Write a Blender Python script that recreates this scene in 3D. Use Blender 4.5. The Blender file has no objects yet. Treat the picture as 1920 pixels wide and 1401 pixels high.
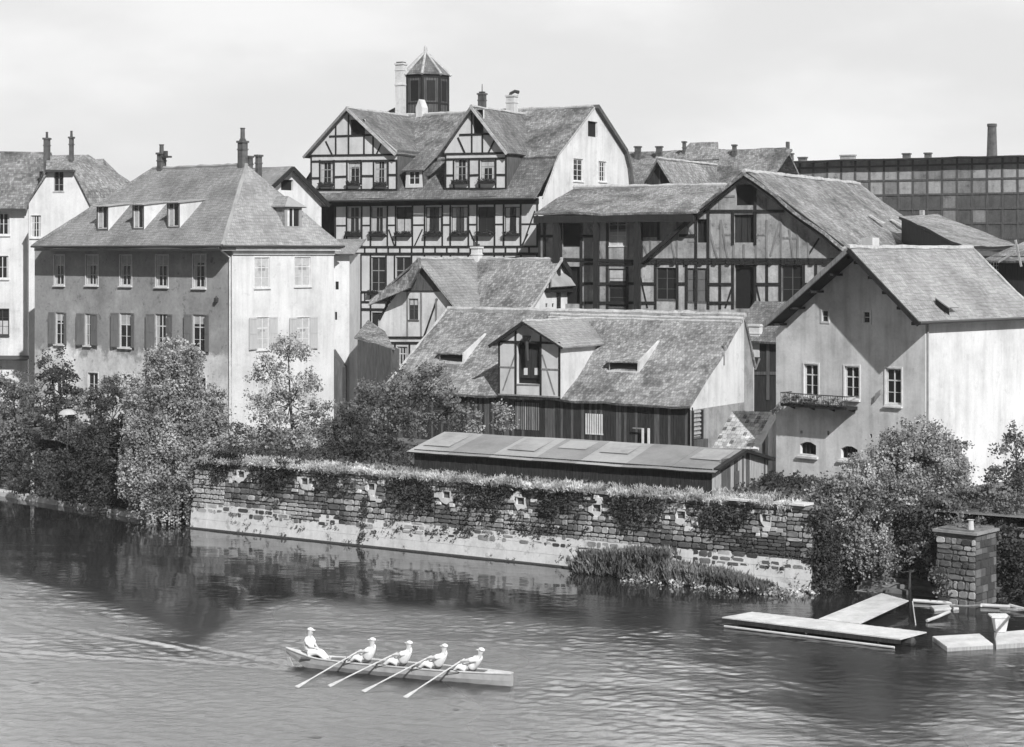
import bpy, math, random
import numpy as np
from mathutils import Vector, Matrix, noise
from mathutils.geometry import delaunay_2d_cdt
random.seed(7)
R = math.radians
SC = bpy.context.scene
COL = SC.collection

# ------------------------------------------------------------------ camera, sky, sun
F, CX, HY, H = 3600.0, 960.0, 478.0, 16.0       # focal length in photo pixels, horizon row, eye height above the water
cam = bpy.data.objects.new('camera', bpy.data.cameras.new('camera'))
COL.objects.link(cam); SC.camera = cam
cam.location = (0, 0, H); cam.rotation_euler = (R(90), 0, 0)
cam.data.sensor_width = 36; cam.data.lens = F/1920*36
cam.data.shift_y = -(700.5-HY)/1920
cam.data.clip_start = .5; cam.data.clip_end = 6000
SUN_EL, LX, LY = R(36), -.342, .940             # light travels towards (-x, +y)
SC.view_settings.view_transform = 'Standard'; SC.view_settings.look = 'None'
SC.view_settings.exposure = 0.0; SC.view_settings.gamma = 1
w = bpy.data.worlds.new('World'); SC.world = w; w.use_nodes = True
nt = w.node_tree; N = nt.nodes; L = nt.links; N.clear()
def nd(t, **kw):
    n = N.new(t)
    for k, v in kw.items(): setattr(n, k, v)
    return n
sky = nd('ShaderNodeTexSky', sky_type='NISHITA', sun_disc=False)
sky.sun_elevation = SUN_EL; sky.sun_rotation = math.atan2(-LX, -LY); sky.air_density = 1.2; sky.dust_density = 2
bw = nd('ShaderNodeRGBToBW'); L.new(sky.outputs[0], bw.inputs[0])
s1 = nd('ShaderNodeMath', operation='MULTIPLY'); L.new(bw.outputs[0], s1.inputs[0]); s1.inputs[1].default_value = .20
tc = nd('ShaderNodeTexCoord'); sx = nd('ShaderNodeSeparateXYZ'); L.new(tc.outputs['Generated'], sx.inputs[0])
def mr(src, a, b, c, d, smooth=True):
    m = nd('ShaderNodeMapRange'); m.interpolation_type = 'SMOOTHSTEP' if smooth else 'LINEAR'
    L.new(src, m.inputs[0])
    for i, v in enumerate((a, b, c, d)): m.inputs[i+1].default_value = v
    return m.outputs[0]
up = mr(sx.outputs['Z'], .50, .75, 1, 0)           # white cloud bank over the town, extended unseen above the view
front = mr(sx.outputs['Y'], -.15, .45, 0, 1)  # sky behind the camera left dim so shaded fronts stay dark
m1 = nd('ShaderNodeMath', operation='MULTIPLY'); L.new(up, m1.inputs[0]); L.new(front, m1.inputs[1])
mp = nd('ShaderNodeMapping'); L.new(tc.outputs['Generated'], mp.inputs[0]); mp.inputs['Scale'].default_value = (3.2, 3.2, 9)
nz = nd('ShaderNodeTexNoise'); L.new(mp.outputs[0], nz.inputs[0]); nz.inputs['Scale'].default_value = 1.7; nz.inputs['Detail'].default_value = 6
cl0 = mr(nz.outputs[0], .36, .66, 8.0, 9.5)
hi = mr(sx.outputs['Z'], .135, .34, 1, 4.4)  # unseen upper cloud brightened, added to lighten the river's reflections
cm = nd('ShaderNodeMath', operation='MULTIPLY'); L.new(cl0, cm.inputs[0]); L.new(hi, cm.inputs[1]); cl = cm.outputs[0]
mx = nd('ShaderNodeMix', data_type='FLOAT'); L.new(m1.outputs[0], mx.inputs[0]); L.new(s1.outputs[0], mx.inputs[2]); L.new(cl, mx.inputs[3])
bg = nd('ShaderNodeBackground'); L.new(mx.outputs[0], bg.inputs[0]); bg.inputs[1].default_value = .1
wo = nd('ShaderNodeOutputWorld'); L.new(bg.outputs[0], wo.inputs[0])
sl = bpy.data.lights.new('sun', 'SUN'); sl.energy = 5.0; sl.angle = R(.6); sl.color = (1, 1, 1)
so = bpy.data.objects.new('sun', sl); COL.objects.link(so)
ld = Vector((LX*math.cos(SUN_EL), LY*math.cos(SUN_EL), -math.sin(SUN_EL)))
so.rotation_euler = ld.to_track_quat('-Z', 'Y').to_euler(); so.location = (60, -60, 80)

# ------------------------------------------------------------------ photo pixel -> world
def W(px, py, D): return Vector(((px-CX)/F*D, D, H-(py-HY)/F*D))
def WZ(px, py, z=0.0): return W(px, py, (H-z)*F/(py-HY))
class Fr:
    """local frame of a building: x runs along its river front (to the right), y into its depth"""
    def __init__(s, px, D, vp, z0=4.0):
        s.o = Vector(((px-CX)/F*D, D, z0))
        u = Vector(((vp-CX)/F, 1, 0)).normalized()
        s.ex = -u if vp < CX else u
        s.ey = Vector((-s.ex.y, s.ex.x, 0)); s.rz = math.atan2(s.ex.y, s.ex.x)
    def loc(s, p): d = p-s.o; return Vector((d.dot(s.ex), d.dot(s.ey), d.z))
    def wor(s, p): return s.o+s.ex*p[0]+s.ey*p[1]+Vector((0, 0, p[2]))
    def hit(s, px, py, P0, n):
        c = s.loc(Vector((0, 0, H))); d = s.loc(W(px, py, 100))-c
        n = Vector(n); t = (Vector(P0)-c).dot(n)/d.dot(n)
        return c+d*t
    def fy(s, px, py, y=0): return s.hit(px, py, (0, y, 0), (0, 1, 0))
    def fx(s, px, py, x=0): return s.hit(px, py, (x, 0, 0), (1, 0, 0))
    def rF(s, x0, y0, x1, y1, y=0):
        m = (x0+x1)/2; return (s.fy(x0, y1, y).x, s.fy(x1, y1, y).x, s.fy(m, y1, y).z, s.fy(m, y0, y).z)
    def rX(s, x0, y0, x1, y1, x=0):
        m = (x0+x1)/2; return (s.fx(x0, y1, x).y, s.fx(x1, y1, x).y, s.fx(m, y1, x).z, s.fx(m, y0, x).z)

# ------------------------------------------------------------------ materials (the photograph is monochrome)
MATS = {}
def newmat(name):
    m = bpy.data.materials.new(name); m.use_nodes = True; MATS[name] = m
    t = m.node_tree; b = t.nodes['Principled BSDF']
    return m, t, b
def tn(t, ty, **kw):
    n = t.nodes.new(ty)
    for k, v in kw.items(): setattr(n, k, v)
    return n
def ramp(t, src, stops):
    r = tn(t, 'ShaderNodeValToRGB'); e = r.color_ramp.elements
    while len(e) < len(stops): e.new(.5)
    for el, (p, c) in zip(e, stops): el.position = p; el.color = (c, c, c, 1)
    t.links.new(src, r.inputs[0]); return r.outputs[0]
def noi(t, vec, scale, detail=5, rough=.6):
    n = tn(t, 'ShaderNodeTexNoise'); n.inputs['Scale'].default_value = scale; n.inputs['Detail'].default_value = detail; n.inputs['Roughness'].default_value = rough
    t.links.new(vec, n.inputs['Vector']); return n.outputs[0]
def mul(t, a, b):
    m = tn(t, 'ShaderNodeMix', data_type='RGBA', blend_type='MULTIPLY'); m.inputs[0].default_value = 1
    t.links.new(a, m.inputs[6]); t.links.new(b, m.inputs[7]); return m.outputs[2]
def bump(t, b, src, s=.5, d=.02):
    n = tn(t, 'ShaderNodeBump'); n.inputs['Strength'].default_value = s; n.inputs['Distance'].default_value = d
    t.links.new(src, n.inputs['Height']); t.links.new(n.outputs[0], b.inputs['Normal'])
def plaster(name, v, dirt=.3, scale=.35, fine=.1, streak=True, rough=.9, spots=0):
    m, t, b = newmat(name); c = tn(t, 'ShaderNodeTexCoord').outputs['Object']
    a = ramp(t, noi(t, c, scale, 7, .62), [(.34, v*(1-dirt)), (.5, v*(1-dirt*.35)), (.66, v)])
    f = ramp(t, noi(t, c, 6, 6, .7), [(.3, 1-fine), (.7, 1)])
    o = mul(t, a, f)
    if streak:
        mp = tn(t, 'ShaderNodeMapping'); mp.inputs['Scale'].default_value = (1.5, 1.5, .16); t.links.new(c, mp.inputs[0])
        o = mul(t, o, ramp(t, noi(t, mp.outputs[0], 1.3, 5), [(.35, 1-dirt*.6), (.55, 1)]))
    if spots:
        o = mul(t, o, ramp(t, noi(t, c, 1.1, 8, .7), [(.36, 1-spots), (.42, 1)]))
    t.links.new(o, b.inputs['Base Color']); b.inputs['Roughness'].default_value = rough; b.inputs['Specular IOR Level'].default_value = .2
    bump(t, b, noi(t, c, 5, 8, .7), .5, .03); return m
def tile(name, v, w=.19, h=.27, patch=.35, var=.25):
    m, t, b = newmat(name); tcn = tn(t, 'ShaderNodeTexCoord'); uv = tcn.outputs['UV']; c = tcn.outputs['Object']
    wob = tn(t, 'ShaderNodeVectorMath', operation='MULTIPLY_ADD')
    nn = tn(t, 'ShaderNodeTexNoise'); nn.inputs['Scale'].default_value = 1.2; t.links.new(uv, nn.inputs['Vector'])
    t.links.new(nn.outputs['Color'], wob.inputs[0]); wob.inputs[1].default_value = (.12, .12, 0); t.links.new(uv, wob.inputs[2])
    br = tn(t, 'ShaderNodeTexBrick'); t.links.new(wob.outputs[0], br.inputs['Vector'])
    br.inputs['Scale'].default_value = 1; br.inputs['Brick Width'].default_value = w; br.inputs['Row Height'].default_value = h
    br.inputs['Mortar Size'].default_value = .014; br.inputs['Mortar Smooth'].default_value = .4; br.inputs['Bias'].default_value = 0
    br.inputs['Color1'].default_value = (v*(1-var),)*3+(1,); br.inputs['Color2'].default_value = (v*(1+var),)*3+(1,); br.inputs['Mortar'].default_value = (v*.42,)*3+(1,)
    a = ramp(t, noi(t, c, .45, 8, .68), [(.36, 1-patch), (.52, 1), (.7, 1+patch*.8)])
    f = ramp(t, noi(t, c, 3.2, 6, .75), [(.3, .72), (.52, 1), (.72, 1.25)])
    o = mul(t, mul(t, br.outputs['Color'], a), f)
    t.links.new(o, b.inputs['Base Color']); b.inputs['Roughness'].default_value = .85; b.inputs['Specular IOR Level'].default_value = .25
    # each course is a little ramp that steps down onto the next
    sp = tn(t, 'ShaderNodeSeparateXYZ'); t.links.new(wob.outputs[0], sp.inputs[0])
    dv = tn(t, 'ShaderNodeMath', operation='DIVIDE'); t.links.new(sp.outputs[1], dv.inputs[0]); dv.inputs[1].default_value = h
    fr = tn(t, 'ShaderNodeMath', operation='FRACT'); t.links.new(dv.outputs[0], fr.inputs[0])
    sb = tn(t, 'ShaderNodeMath', operation='MULTIPLY'); t.links.new(fr.outputs[0], sb.inputs[0]); sb.inputs[1].default_value = -1.0
    ad = tn(t, 'ShaderNodeMath', operation='MULTIPLY_ADD'); t.links.new(noi(t, c, 4, 5), ad.inputs[0]); ad.inputs[1].default_value = 1.6; t.links.new(sb.outputs[0], ad.inputs[2])
    bump(t, b, ad.outputs[0], .8, .06); return m
def wood(name, v, var=.45, sc=(9, 9, .8)):
    m, t, b = newmat(name); c = tn(t, 'ShaderNodeTexCoord').outputs['Object']
    mp = tn(t, 'ShaderNodeMapping'); mp.inputs['Scale'].default_value = sc; t.links.new(c, mp.inputs[0])
    o = ramp(t, noi(t, mp.outputs[0], 1.2, 6, .7), [(.3, v*(1-var)), (.7, v*(1+var))])
    t.links.new(o, b.inputs['Base Color']); b.inputs['Roughness'].default_value = .85; b.inputs['Specular IOR Level'].default_value = .2
    bump(t, b, noi(t, mp.outputs[0], 2, 5), .4, .02); return m
def plain(name, v, rough=.6, spec=.4):
    m, t, b = newmat(name); c = tn(t, 'ShaderNodeTexCoord').outputs['Object']
    o = ramp(t, noi(t, c, 3.5, 5), [(.3, v*.82), (.7, min(1, v*1.1))]); t.links.new(o, b.inputs['Base Color'])
    b.inputs['Roughness'].default_value = rough; b.inputs['Specular IOR Level'].default_value = spec; return m
def leafm(name, v, tr=.3):
    m, t, b = newmat(name); c = tn(t, 'ShaderNodeTexCoord').outputs['Object']
    a = ramp(t, noi(t, c, .8, 5, .6), [(.36, v*.45), (.5, v), (.64, v*1.75)])
    o = mul(t, a, ramp(t, noi(t, c, 11, 3, .6), [(.3, .6), (.7, 1.3)]))
    t.links.new(o, b.inputs['Base Color']); b.inputs['Roughness'].default_value = .6; b.inputs['Specular IOR Level'].default_value = .25
    tl = tn(t, 'ShaderNodeBsdfTranslucent'); t.links.new(o, tl.inputs[0])
    ms = tn(t, 'ShaderNodeMixShader'); ms.inputs[0].default_value = tr
    t.links.new(b.outputs[0], ms.inputs[1]); t.links.new(tl.outputs[0], ms.inputs[2]); t.links.new(ms.outputs[0], t.nodes['Material Output'].inputs[0]); return m
M = {}
M['infill2'] = plaster('stained_infill', .62, .5, .8, .3, spots=.35)
M['white'] = plaster('white_plaster', .78, .24, fine=.1, spots=.12)
M['white2'] = plaster('limewash', .74, .25, spots=.15)
M['grey'] = plaster('grey_render', .50, .42, .28, .18, spots=.3)
def two_tone(name, lo, hi, zc):
    m, t, b = newmat(name); c = tn(t, 'ShaderNodeTexCoord').outputs['Object']; sp = tn(t, 'ShaderNodeSeparateXYZ'); t.links.new(c, sp.inputs[0])
    a = tn(t, 'ShaderNodeMath', operation='MULTIPLY_ADD'); t.links.new(noi(t, c, .55, 7, .65), a.inputs[0]); a.inputs[1].default_value = 5.5; t.links.new(sp.outputs[2], a.inputs[2])
    o = ramp(t, noi(t, c, .32, 8, .65), [(.36, .66), (.46, .86), (.56, 1.0), (.66, 1.3)])
    rr = tn(t, 'ShaderNodeMapRange'); t.links.new(a.outputs[0], rr.inputs[0]); rr.inputs[1].default_value = zc+2.45; rr.inputs[2].default_value = zc+3.0; rr.inputs[3].default_value = lo; rr.inputs[4].default_value = hi
    o = mul(t, mul(t, rr.outputs[0], o), ramp(t, noi(t, c, 4, 7, .7), [(.3, .82), (.6, 1.05)])); o = mul(t, o, ramp(t, noi(t, c, 1.4, 8, .75), [(.37, .6), (.43, 1)]))
    t.links.new(o, b.inputs['Base Color']); b.inputs['Roughness'].default_value = .9; b.inputs['Specular IOR Level'].default_value = .2; bump(t, b, noi(t, c, 5, 8, .7), .5, .03); return m
M['greyA'] = two_tone('patched_render', .72, .36, 5.3)
M['front'] = plaster('pale_render', .80, .34, .45, .14, spots=.12)
M['dull'] = plaster('weathered_infill', .50, .5, .9, .3, spots=.45)
M['infill'] = plaster('white_infill', .68, .2, .6, .08)
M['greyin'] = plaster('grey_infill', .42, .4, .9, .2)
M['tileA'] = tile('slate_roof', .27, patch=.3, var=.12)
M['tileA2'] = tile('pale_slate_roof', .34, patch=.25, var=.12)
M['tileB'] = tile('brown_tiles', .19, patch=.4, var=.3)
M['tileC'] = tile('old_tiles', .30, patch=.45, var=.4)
M['tileD'] = tile('mossy_tiles', .25, patch=.55, var=.4)
M['tileE'] = tile('light_tiles', .5, w=.28, h=.34, patch=.3, var=.35)
M['ridge'] = plaster('ridge_mortar', .6, .35, 1.5, .3, False, spots=.4)
M['lead'] = plaster('zinc_sheet', .40, .25, .5, .1)
M['felt'] = plaster('tarred_felt', .30, .3, .4, .15, False)
M['felt2'] = plaster('patched_felt', .42, .3, .4, .15, False)
M['timber'] = wood('dark_timber', .024)
M['timber3'] = wood('faded_timber', .09)
M['timber2'] = wood('grey_timber', .22)
M['board'] = wood('weathered_boards', .10, .5)
M['board2'] = wood('pale_boards', .38, .35)
M['blackbd'] = wood('tarred_boards', .035, .5)
M['paint'] = plain('white_paint', .68)
M['sash'] = plain('grey_sash', .30)
M['shut'] = wood('shutter_paint', .16, .25)
M['shut2'] = wood('pale_shutter', .46, .15)
M['cur'] = plaster('curtain', .55, .2, 3, .1)
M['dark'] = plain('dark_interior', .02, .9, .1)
M['iron'] = plain('dark_iron', .05, .6)
M['brick'] = plaster('sooty_brick', .17, .5, 2, .3)
M['skin'] = plain('skin', .6, .6); M['cloth'] = plain('white_cotton', .86, .9, .1); M['hair'] = plain('dark_hair', .05, .7)
M['hull'] = plain('varnished_hull', .42, .35); M['hullin'] = plain('boat_inside', .16, .6)
M['deck'] = wood('bleached_planks', .56, .25, (1, 1, 1)); M['oar'] = plain('pale_oar', .58, .5)
M['bark'] = wood('bark', .06)
M['leaf'] = leafm('leaf_mid', .19); M['leafl'] = leafm('leaf_light', .36); M['leafd'] = leafm('leaf_dark', .08); M['dry'] = leafm('dry_grass', .48, .2)
M['stone'] = [plaster('stone_%d' % i, v, .3, 2.5, .25, False) for i, v in enumerate((.08, .14, .22, .34, .52))]
M['ashlar'] = plaster('pale_ashlar', .74, .2, .9, .15, True, spots=.3)
M['joint'] = plaster('dark_joint', .13, .3, 2, .2, False)
m, t, b = newmat('window_glass'); b.inputs['Base Color'].default_value = (.022, .022, .022, 1); b.inputs['Roughness'].default_value = .12; b.inputs['Specular IOR Level'].default_value = .6; M['glass'] = m
c = tn(t, 'ShaderNodeTexCoord').outputs['Object']; bump(t, b, noi(t, c, 1.2, 2), .15, .05)
m, t, b = newmat('ground_earth'); c = tn(t, 'ShaderNodeTexCoord').outputs['Object']
t.links.new(ramp(t, noi(t, c, .5, 8, .7), [(.35, .08), (.65, .2)]), b.inputs['Base Color']); b.inputs['Roughness'].default_value = .95; bump(t, b, noi(t, c, 3, 8), .8, .1); M['earth'] = m
m, t, b = newmat('river_water'); M['water'] = m
c = tn(t, 'ShaderNodeTexCoord').outputs['Object']
mp = tn(t, 'ShaderNodeMapping'); mp.inputs['Scale'].default_value = (1.2, 2.2, 1); mp.inputs['Rotation'].default_value = (0, 0, R(25)); t.links.new(c, mp.inputs[0])
n1 = noi(t, mp.outputs[0], 1.6, 7, .62); n2 = noi(t, mp.outputs[0], .22, 3, .5)
pa = ramp(t, noi(t, c, .045, 4, .6), [(.4, .25), (.6, 1)])
ad = tn(t, 'ShaderNodeMath', operation='MULTIPLY'); t.links.new(n1, ad.inputs[0]); t.links.new(pa, ad.inputs[1])
ad2 = tn(t, 'ShaderNodeMath', operation='MULTIPLY_ADD'); t.links.new(n2, ad2.inputs[0]); ad2.inputs[1].default_value = 1.0; t.links.new(ad.outputs[0], ad2.inputs[2])
aw = tn(t, 'ShaderNodeAttribute', attribute_name='chop'); hm_ = tn(t, 'ShaderNodeMath', operation='MULTIPLY'); t.links.new(n1, hm_.inputs[0]); t.links.new(aw.outputs['Fac'], hm_.inputs[1])
bump(t, b, hm_.outputs[0], 1, .055)
b.inputs['Base Color'].default_value = (.022, .022, .022, 1); b.inputs['IOR'].default_value = 1.62
at = tn(t, 'ShaderNodeAttribute', attribute_name='ruffle'); r1 = tn(t, 'ShaderNodeMath', operation='MULTIPLY_ADD'); t.links.new(at.outputs['Fac'], r1.inputs[0]); r1.inputs[1].default_value = .27; r1.inputs[2].default_value = .05
t.links.new(r1.outputs[0], b.inputs['Roughness'])

# ------------------------------------------------------------------ mesh builder
class MB:
    def __init__(s, O=(0, 0, 0), a=(1, 0, 0), n=(0, -1, 0)):
        s.v = []; s.f = []; s.m = []; s.mats = []; s.O = Vector(O); s.a = Vector(a); s.n = Vector(n)
    def mi(s, m):
        m = M[m] if isinstance(m, str) else m
        if m not in s.mats: s.mats.append(m)
        return s.mats.index(m)
    def poly(s, pts, m):
        i = len(s.v); s.v += [tuple(p) for p in pts]; s.f.append(tuple(range(i, i+len(pts)))); s.m.append(s.mi(m))
    def hexa(s, p, m):          # eight corners: bottom 0-3, top 4-7
        i = len(s.v); s.v += [tuple(q) for q in p]; k = s.mi(m)
        for f in ((3, 2, 1, 0), (4, 5, 6, 7), (0, 1, 5, 4), (1, 2, 6, 5), (2, 3, 7, 6), (3, 0, 4, 7)):
            s.f.append(tuple(i+j for j in f)); s.m.append(k)
    def box(s, x0, x1, y0, y1, z0, z1, m):
        s.hexa([(x0, y0, z0), (x1, y0, z0), (x1, y1, z0), (x0, y1, z0), (x0, y0, z1), (x1, y0, z1), (x1, y1, z1), (x0, y1, z1)], m)
    def P(s, u, d, z): return s.O+s.a*u+s.n*d+Vector((0, 0, z))
    def fbox(s, u0, u1, d0, d1, z0, z1, m):
        s.hexa([s.P(u0, d0, z0), s.P(u1, d0, z0), s.P(u1, d1, z0), s.P(u0, d1, z0), s.P(u0, d0, z1), s.P(u1, d0, z1), s.P(u1, d1, z1), s.P(u0, d1, z1)], m)
    def beam(s, p, q, w, m, proud=None, d0=-.02):
        pr = (proud if proud is not None else .03)+random.uniform(0, .015)
        p = Vector((p[0], p[1])); q = Vector((q[0], q[1])); t = (q-p).normalized(); o = Vector((-t.y, t.x))*w/2
        c = [p-o, q-o, q+o, p+o]
        s.hexa([s.P(k.x, d0, k.y) for k in c]+[s.P(k.x, pr, k.y) for k in c], m)
    def prism(s, pts, vec, m, caps=True):
        vec = Vector(vec); n = len(pts); i = len(s.v); k = s.mi(m)
        s.v += [tuple(p) for p in pts]+[tuple(Vector(p)+vec) for p in pts]
        for j in range(n): s.f.append((i+j, i+(j+1) % n, i+n+(j+1) % n, i+n+j)); s.m.append(k)
        if caps: s.f.append(tuple(range(i+n-1, i-1, -1))); s.m.append(k); s.f.append(tuple(range(i+n, i+2*n))); s.m.append(k)
    def tube(s, pts, rs, m, n=8, cap=True):
        k = s.mi(m); base = len(s.v); pts = [Vector(p) for p in pts]
        for j, p in enumerate(pts):
            d = (pts[min(j+1, len(pts)-1)]-pts[max(j-1, 0)]).normalized()
            a = d.orthogonal().normalized() if j == 0 else (a-d*a.dot(d)).normalized()
            b = d.cross(a); r = rs[j] if isinstance(rs, (list, tuple)) else rs
            for q in range(n): an = 2*math.pi*q/n; s.v.append(tuple(p+(a*math.cos(an)+b*math.sin(an))*r))
        for j in range(len(pts)-1):
            for q in range(n): s.f.append((base+j*n+q, base+j*n+(q+1) % n, base+(j+1)*n+(q+1) % n, base+(j+1)*n+q)); s.m.append(k)
        if cap:
            s.f.append(tuple(base+q for q in range(n-1, -1, -1))); s.m.append(k)
            s.f.append(tuple(base+(len(pts)-1)*n+q for q in range(n))); s.m.append(k)
    def wall(s, outline, holes, m, depth=.22, rm=None):
        vs = [Vector(p) for p in outline]; n = len(vs); ed = [(i, (i+1) % n) for i in range(n)]; hp = []
        for h in holes:
            p = h if not isinstance(h[0], (int, float)) else [(h[0], h[2]), (h[1], h[2]), (h[1], h[3]), (h[0], h[3])]
            b = len(vs); vs += [Vector(q) for q in p]; ed += [(b+i, b+(i+1) % len(p)) for i in range(len(p))]; hp.append(p)
        V, _, Fc, _, _, _ = delaunay_2d_cdt(vs, ed, [tuple(range(n))], 1, 1e-5)
        def inside(x, y, p):
            c = False; j = len(p)-1
            for i in range(len(p)):
                if (p[i][1] > y) != (p[j][1] > y) and x < (p[j][0]-p[i][0])*(y-p[i][1])/(p[j][1]-p[i][1])+p[i][0]: c = not c
                j = i
            return c
        base = len(s.v); s.v += [tuple(s.P(v.x, 0, v.y)) for v in V]; k = s.mi(m)
        for f in Fc:
            cx = sum(V[i].x for i in f)/len(f); cy = sum(V[i].y for i in f)/len(f)
            if any(inside(cx, cy, p) for p in hp) or not inside(cx, cy, outline): continue
            s.f.append(tuple(base+i for i in f)); s.m.append(k)
        for p in hp:
            for i in range(len(p)):
                a, b2 = p[i], p[(i+1) % len(p)]
                s.poly([s.P(a[0], 0, a[1]), s.P(b2[0], 0, b2[1]), s.P(b2[0], -depth, b2[1]), s.P(a[0], -depth, a[1])], rm or m)
    def slab(s, q, th, m, nx=0, ny=0, amp=.04, um=None, seed=0):
        q = [Vector(p) for p in q]
        nx = nx or max(2, int((q[1]-q[0]).length/.9)); ny = ny or max(2, int((q[3]-q[0]).length/.9))
        nrm = (q[1]-q[0]).cross(q[3]-q[0]).normalized()
        if nrm.z < 0: nrm = -nrm
        k = s.mi(m); ku = s.mi(um or m); T = len(s.v)
        for lay in (0, 1):
            for j in range(ny+1):
                for i in range(nx+1):
                    u, v = i/nx, j/ny
                    p = (q[0]*(1-u)+q[1]*u)*(1-v)+(q[3]*(1-u)+q[2]*u)*v
                    d = noise.noise(Vector((p.x*.35+seed*7.3+3.1, p.y*.35, p.z*.35)))*amp*2+noise.noise(Vector((p.x*1.3, p.y*1.3+seed, p.z*1.3)))*amp*.7
                    p = p+Vector((0, 0, d))-(nrm*th if lay else Vector((0, 0, 0)))
                    s.v.append(tuple(p))
        S = (nx+1)*(ny+1); I = lambda i, j: j*(nx+1)+i
        for j in range(ny):
            for i in range(nx):
                a = (I(i, j), I(i+1, j), I(i+1, j+1), I(i, j+1))
                s.f.append(tuple(T+x for x in a)); s.m.append(k); s.f.append(tuple(T+S+x for x in reversed(a))); s.m.append(ku)
        ring = [I(i, 0) for i in range(nx+1)]+[I(nx, j) for j in range(1, ny+1)]+[I(i, ny) for i in range(nx-1, -1, -1)]+[I(0, j) for j in range(ny-1, 0, -1)]
        for a, b in zip(ring, ring[1:]+ring[:1]): s.f.append((T+a, T+S+a, T+S+b, T+b)); s.m.append(ku)
    def ridge(s, p, q, r, m, seed=0):
        p, q = Vector(p), Vector(q); n = max(3, int((q-p).length/.45)); pts = []; rs = []
        for i in range(n+1):
            x = p.lerp(q, i/n); x.z += noise.noise(Vector((i*.31, seed, 0)))*.06; pts.append(x); rs.append(r*random.uniform(.8, 1.2))
        s.tube(pts, rs, m, 6)
    def build(s, name, parent=None, smooth=False, loc=None, rz=None, uv=True):
        me = bpy.data.meshes.new(name); me.from_pydata(s.v, [], s.f)
        for m in s.mats: me.materials.append(m)
        me.polygons.foreach_set('material_index', s.m)
        if smooth: me.polygons.foreach_set('use_smooth', [True]*len(s.f))
        me.update()
        if uv:
            l = me.uv_layers.new(name='UVMap'); Z = Vector((0, 0, 1)); data = np.zeros(len(me.loops)*2)
            for p in me.polygons:
                n = p.normal; u = Vector((1, 0, 0)) if abs(n.z) > .985 else Z.cross(n).normalized(); v = n.cross(u)
                for li in p.loop_indices:
                    co = me.vertices[me.loops[li].vertex_index].co; data[li*2] = co.dot(u); data[li*2+1] = co.dot(v)
            l.data.foreach_set('uv', data)
        o = bpy.data.objects.new(name, me); COL.objects.link(o)
        if parent: o.parent = parent
        if loc is not None: o.location = loc
        if rz is not None: o.rotation_euler = (0, 0, rz)
        return o
def tag(o, label=None, cat=None, group=None, kind=None):
    if label: o['label'] = label
    if cat: o['category'] = cat
    if group: o['group'] = group
    if kind: o['kind'] = kind
    return o
def thing(name, label, cat, loc=(0, 0, 0), rz=0, group=None):
    o = bpy.data.objects.new(name, None); COL.objects.link(o); o.location = loc; o.rotation_euler = (0, 0, rz)
    o.empty_display_size = .5; return tag(o, label, cat, group)
def froot(fr, name, label, cat, group=None): return thing(name, label, cat, fr.o, fr.rz, group)

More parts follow.
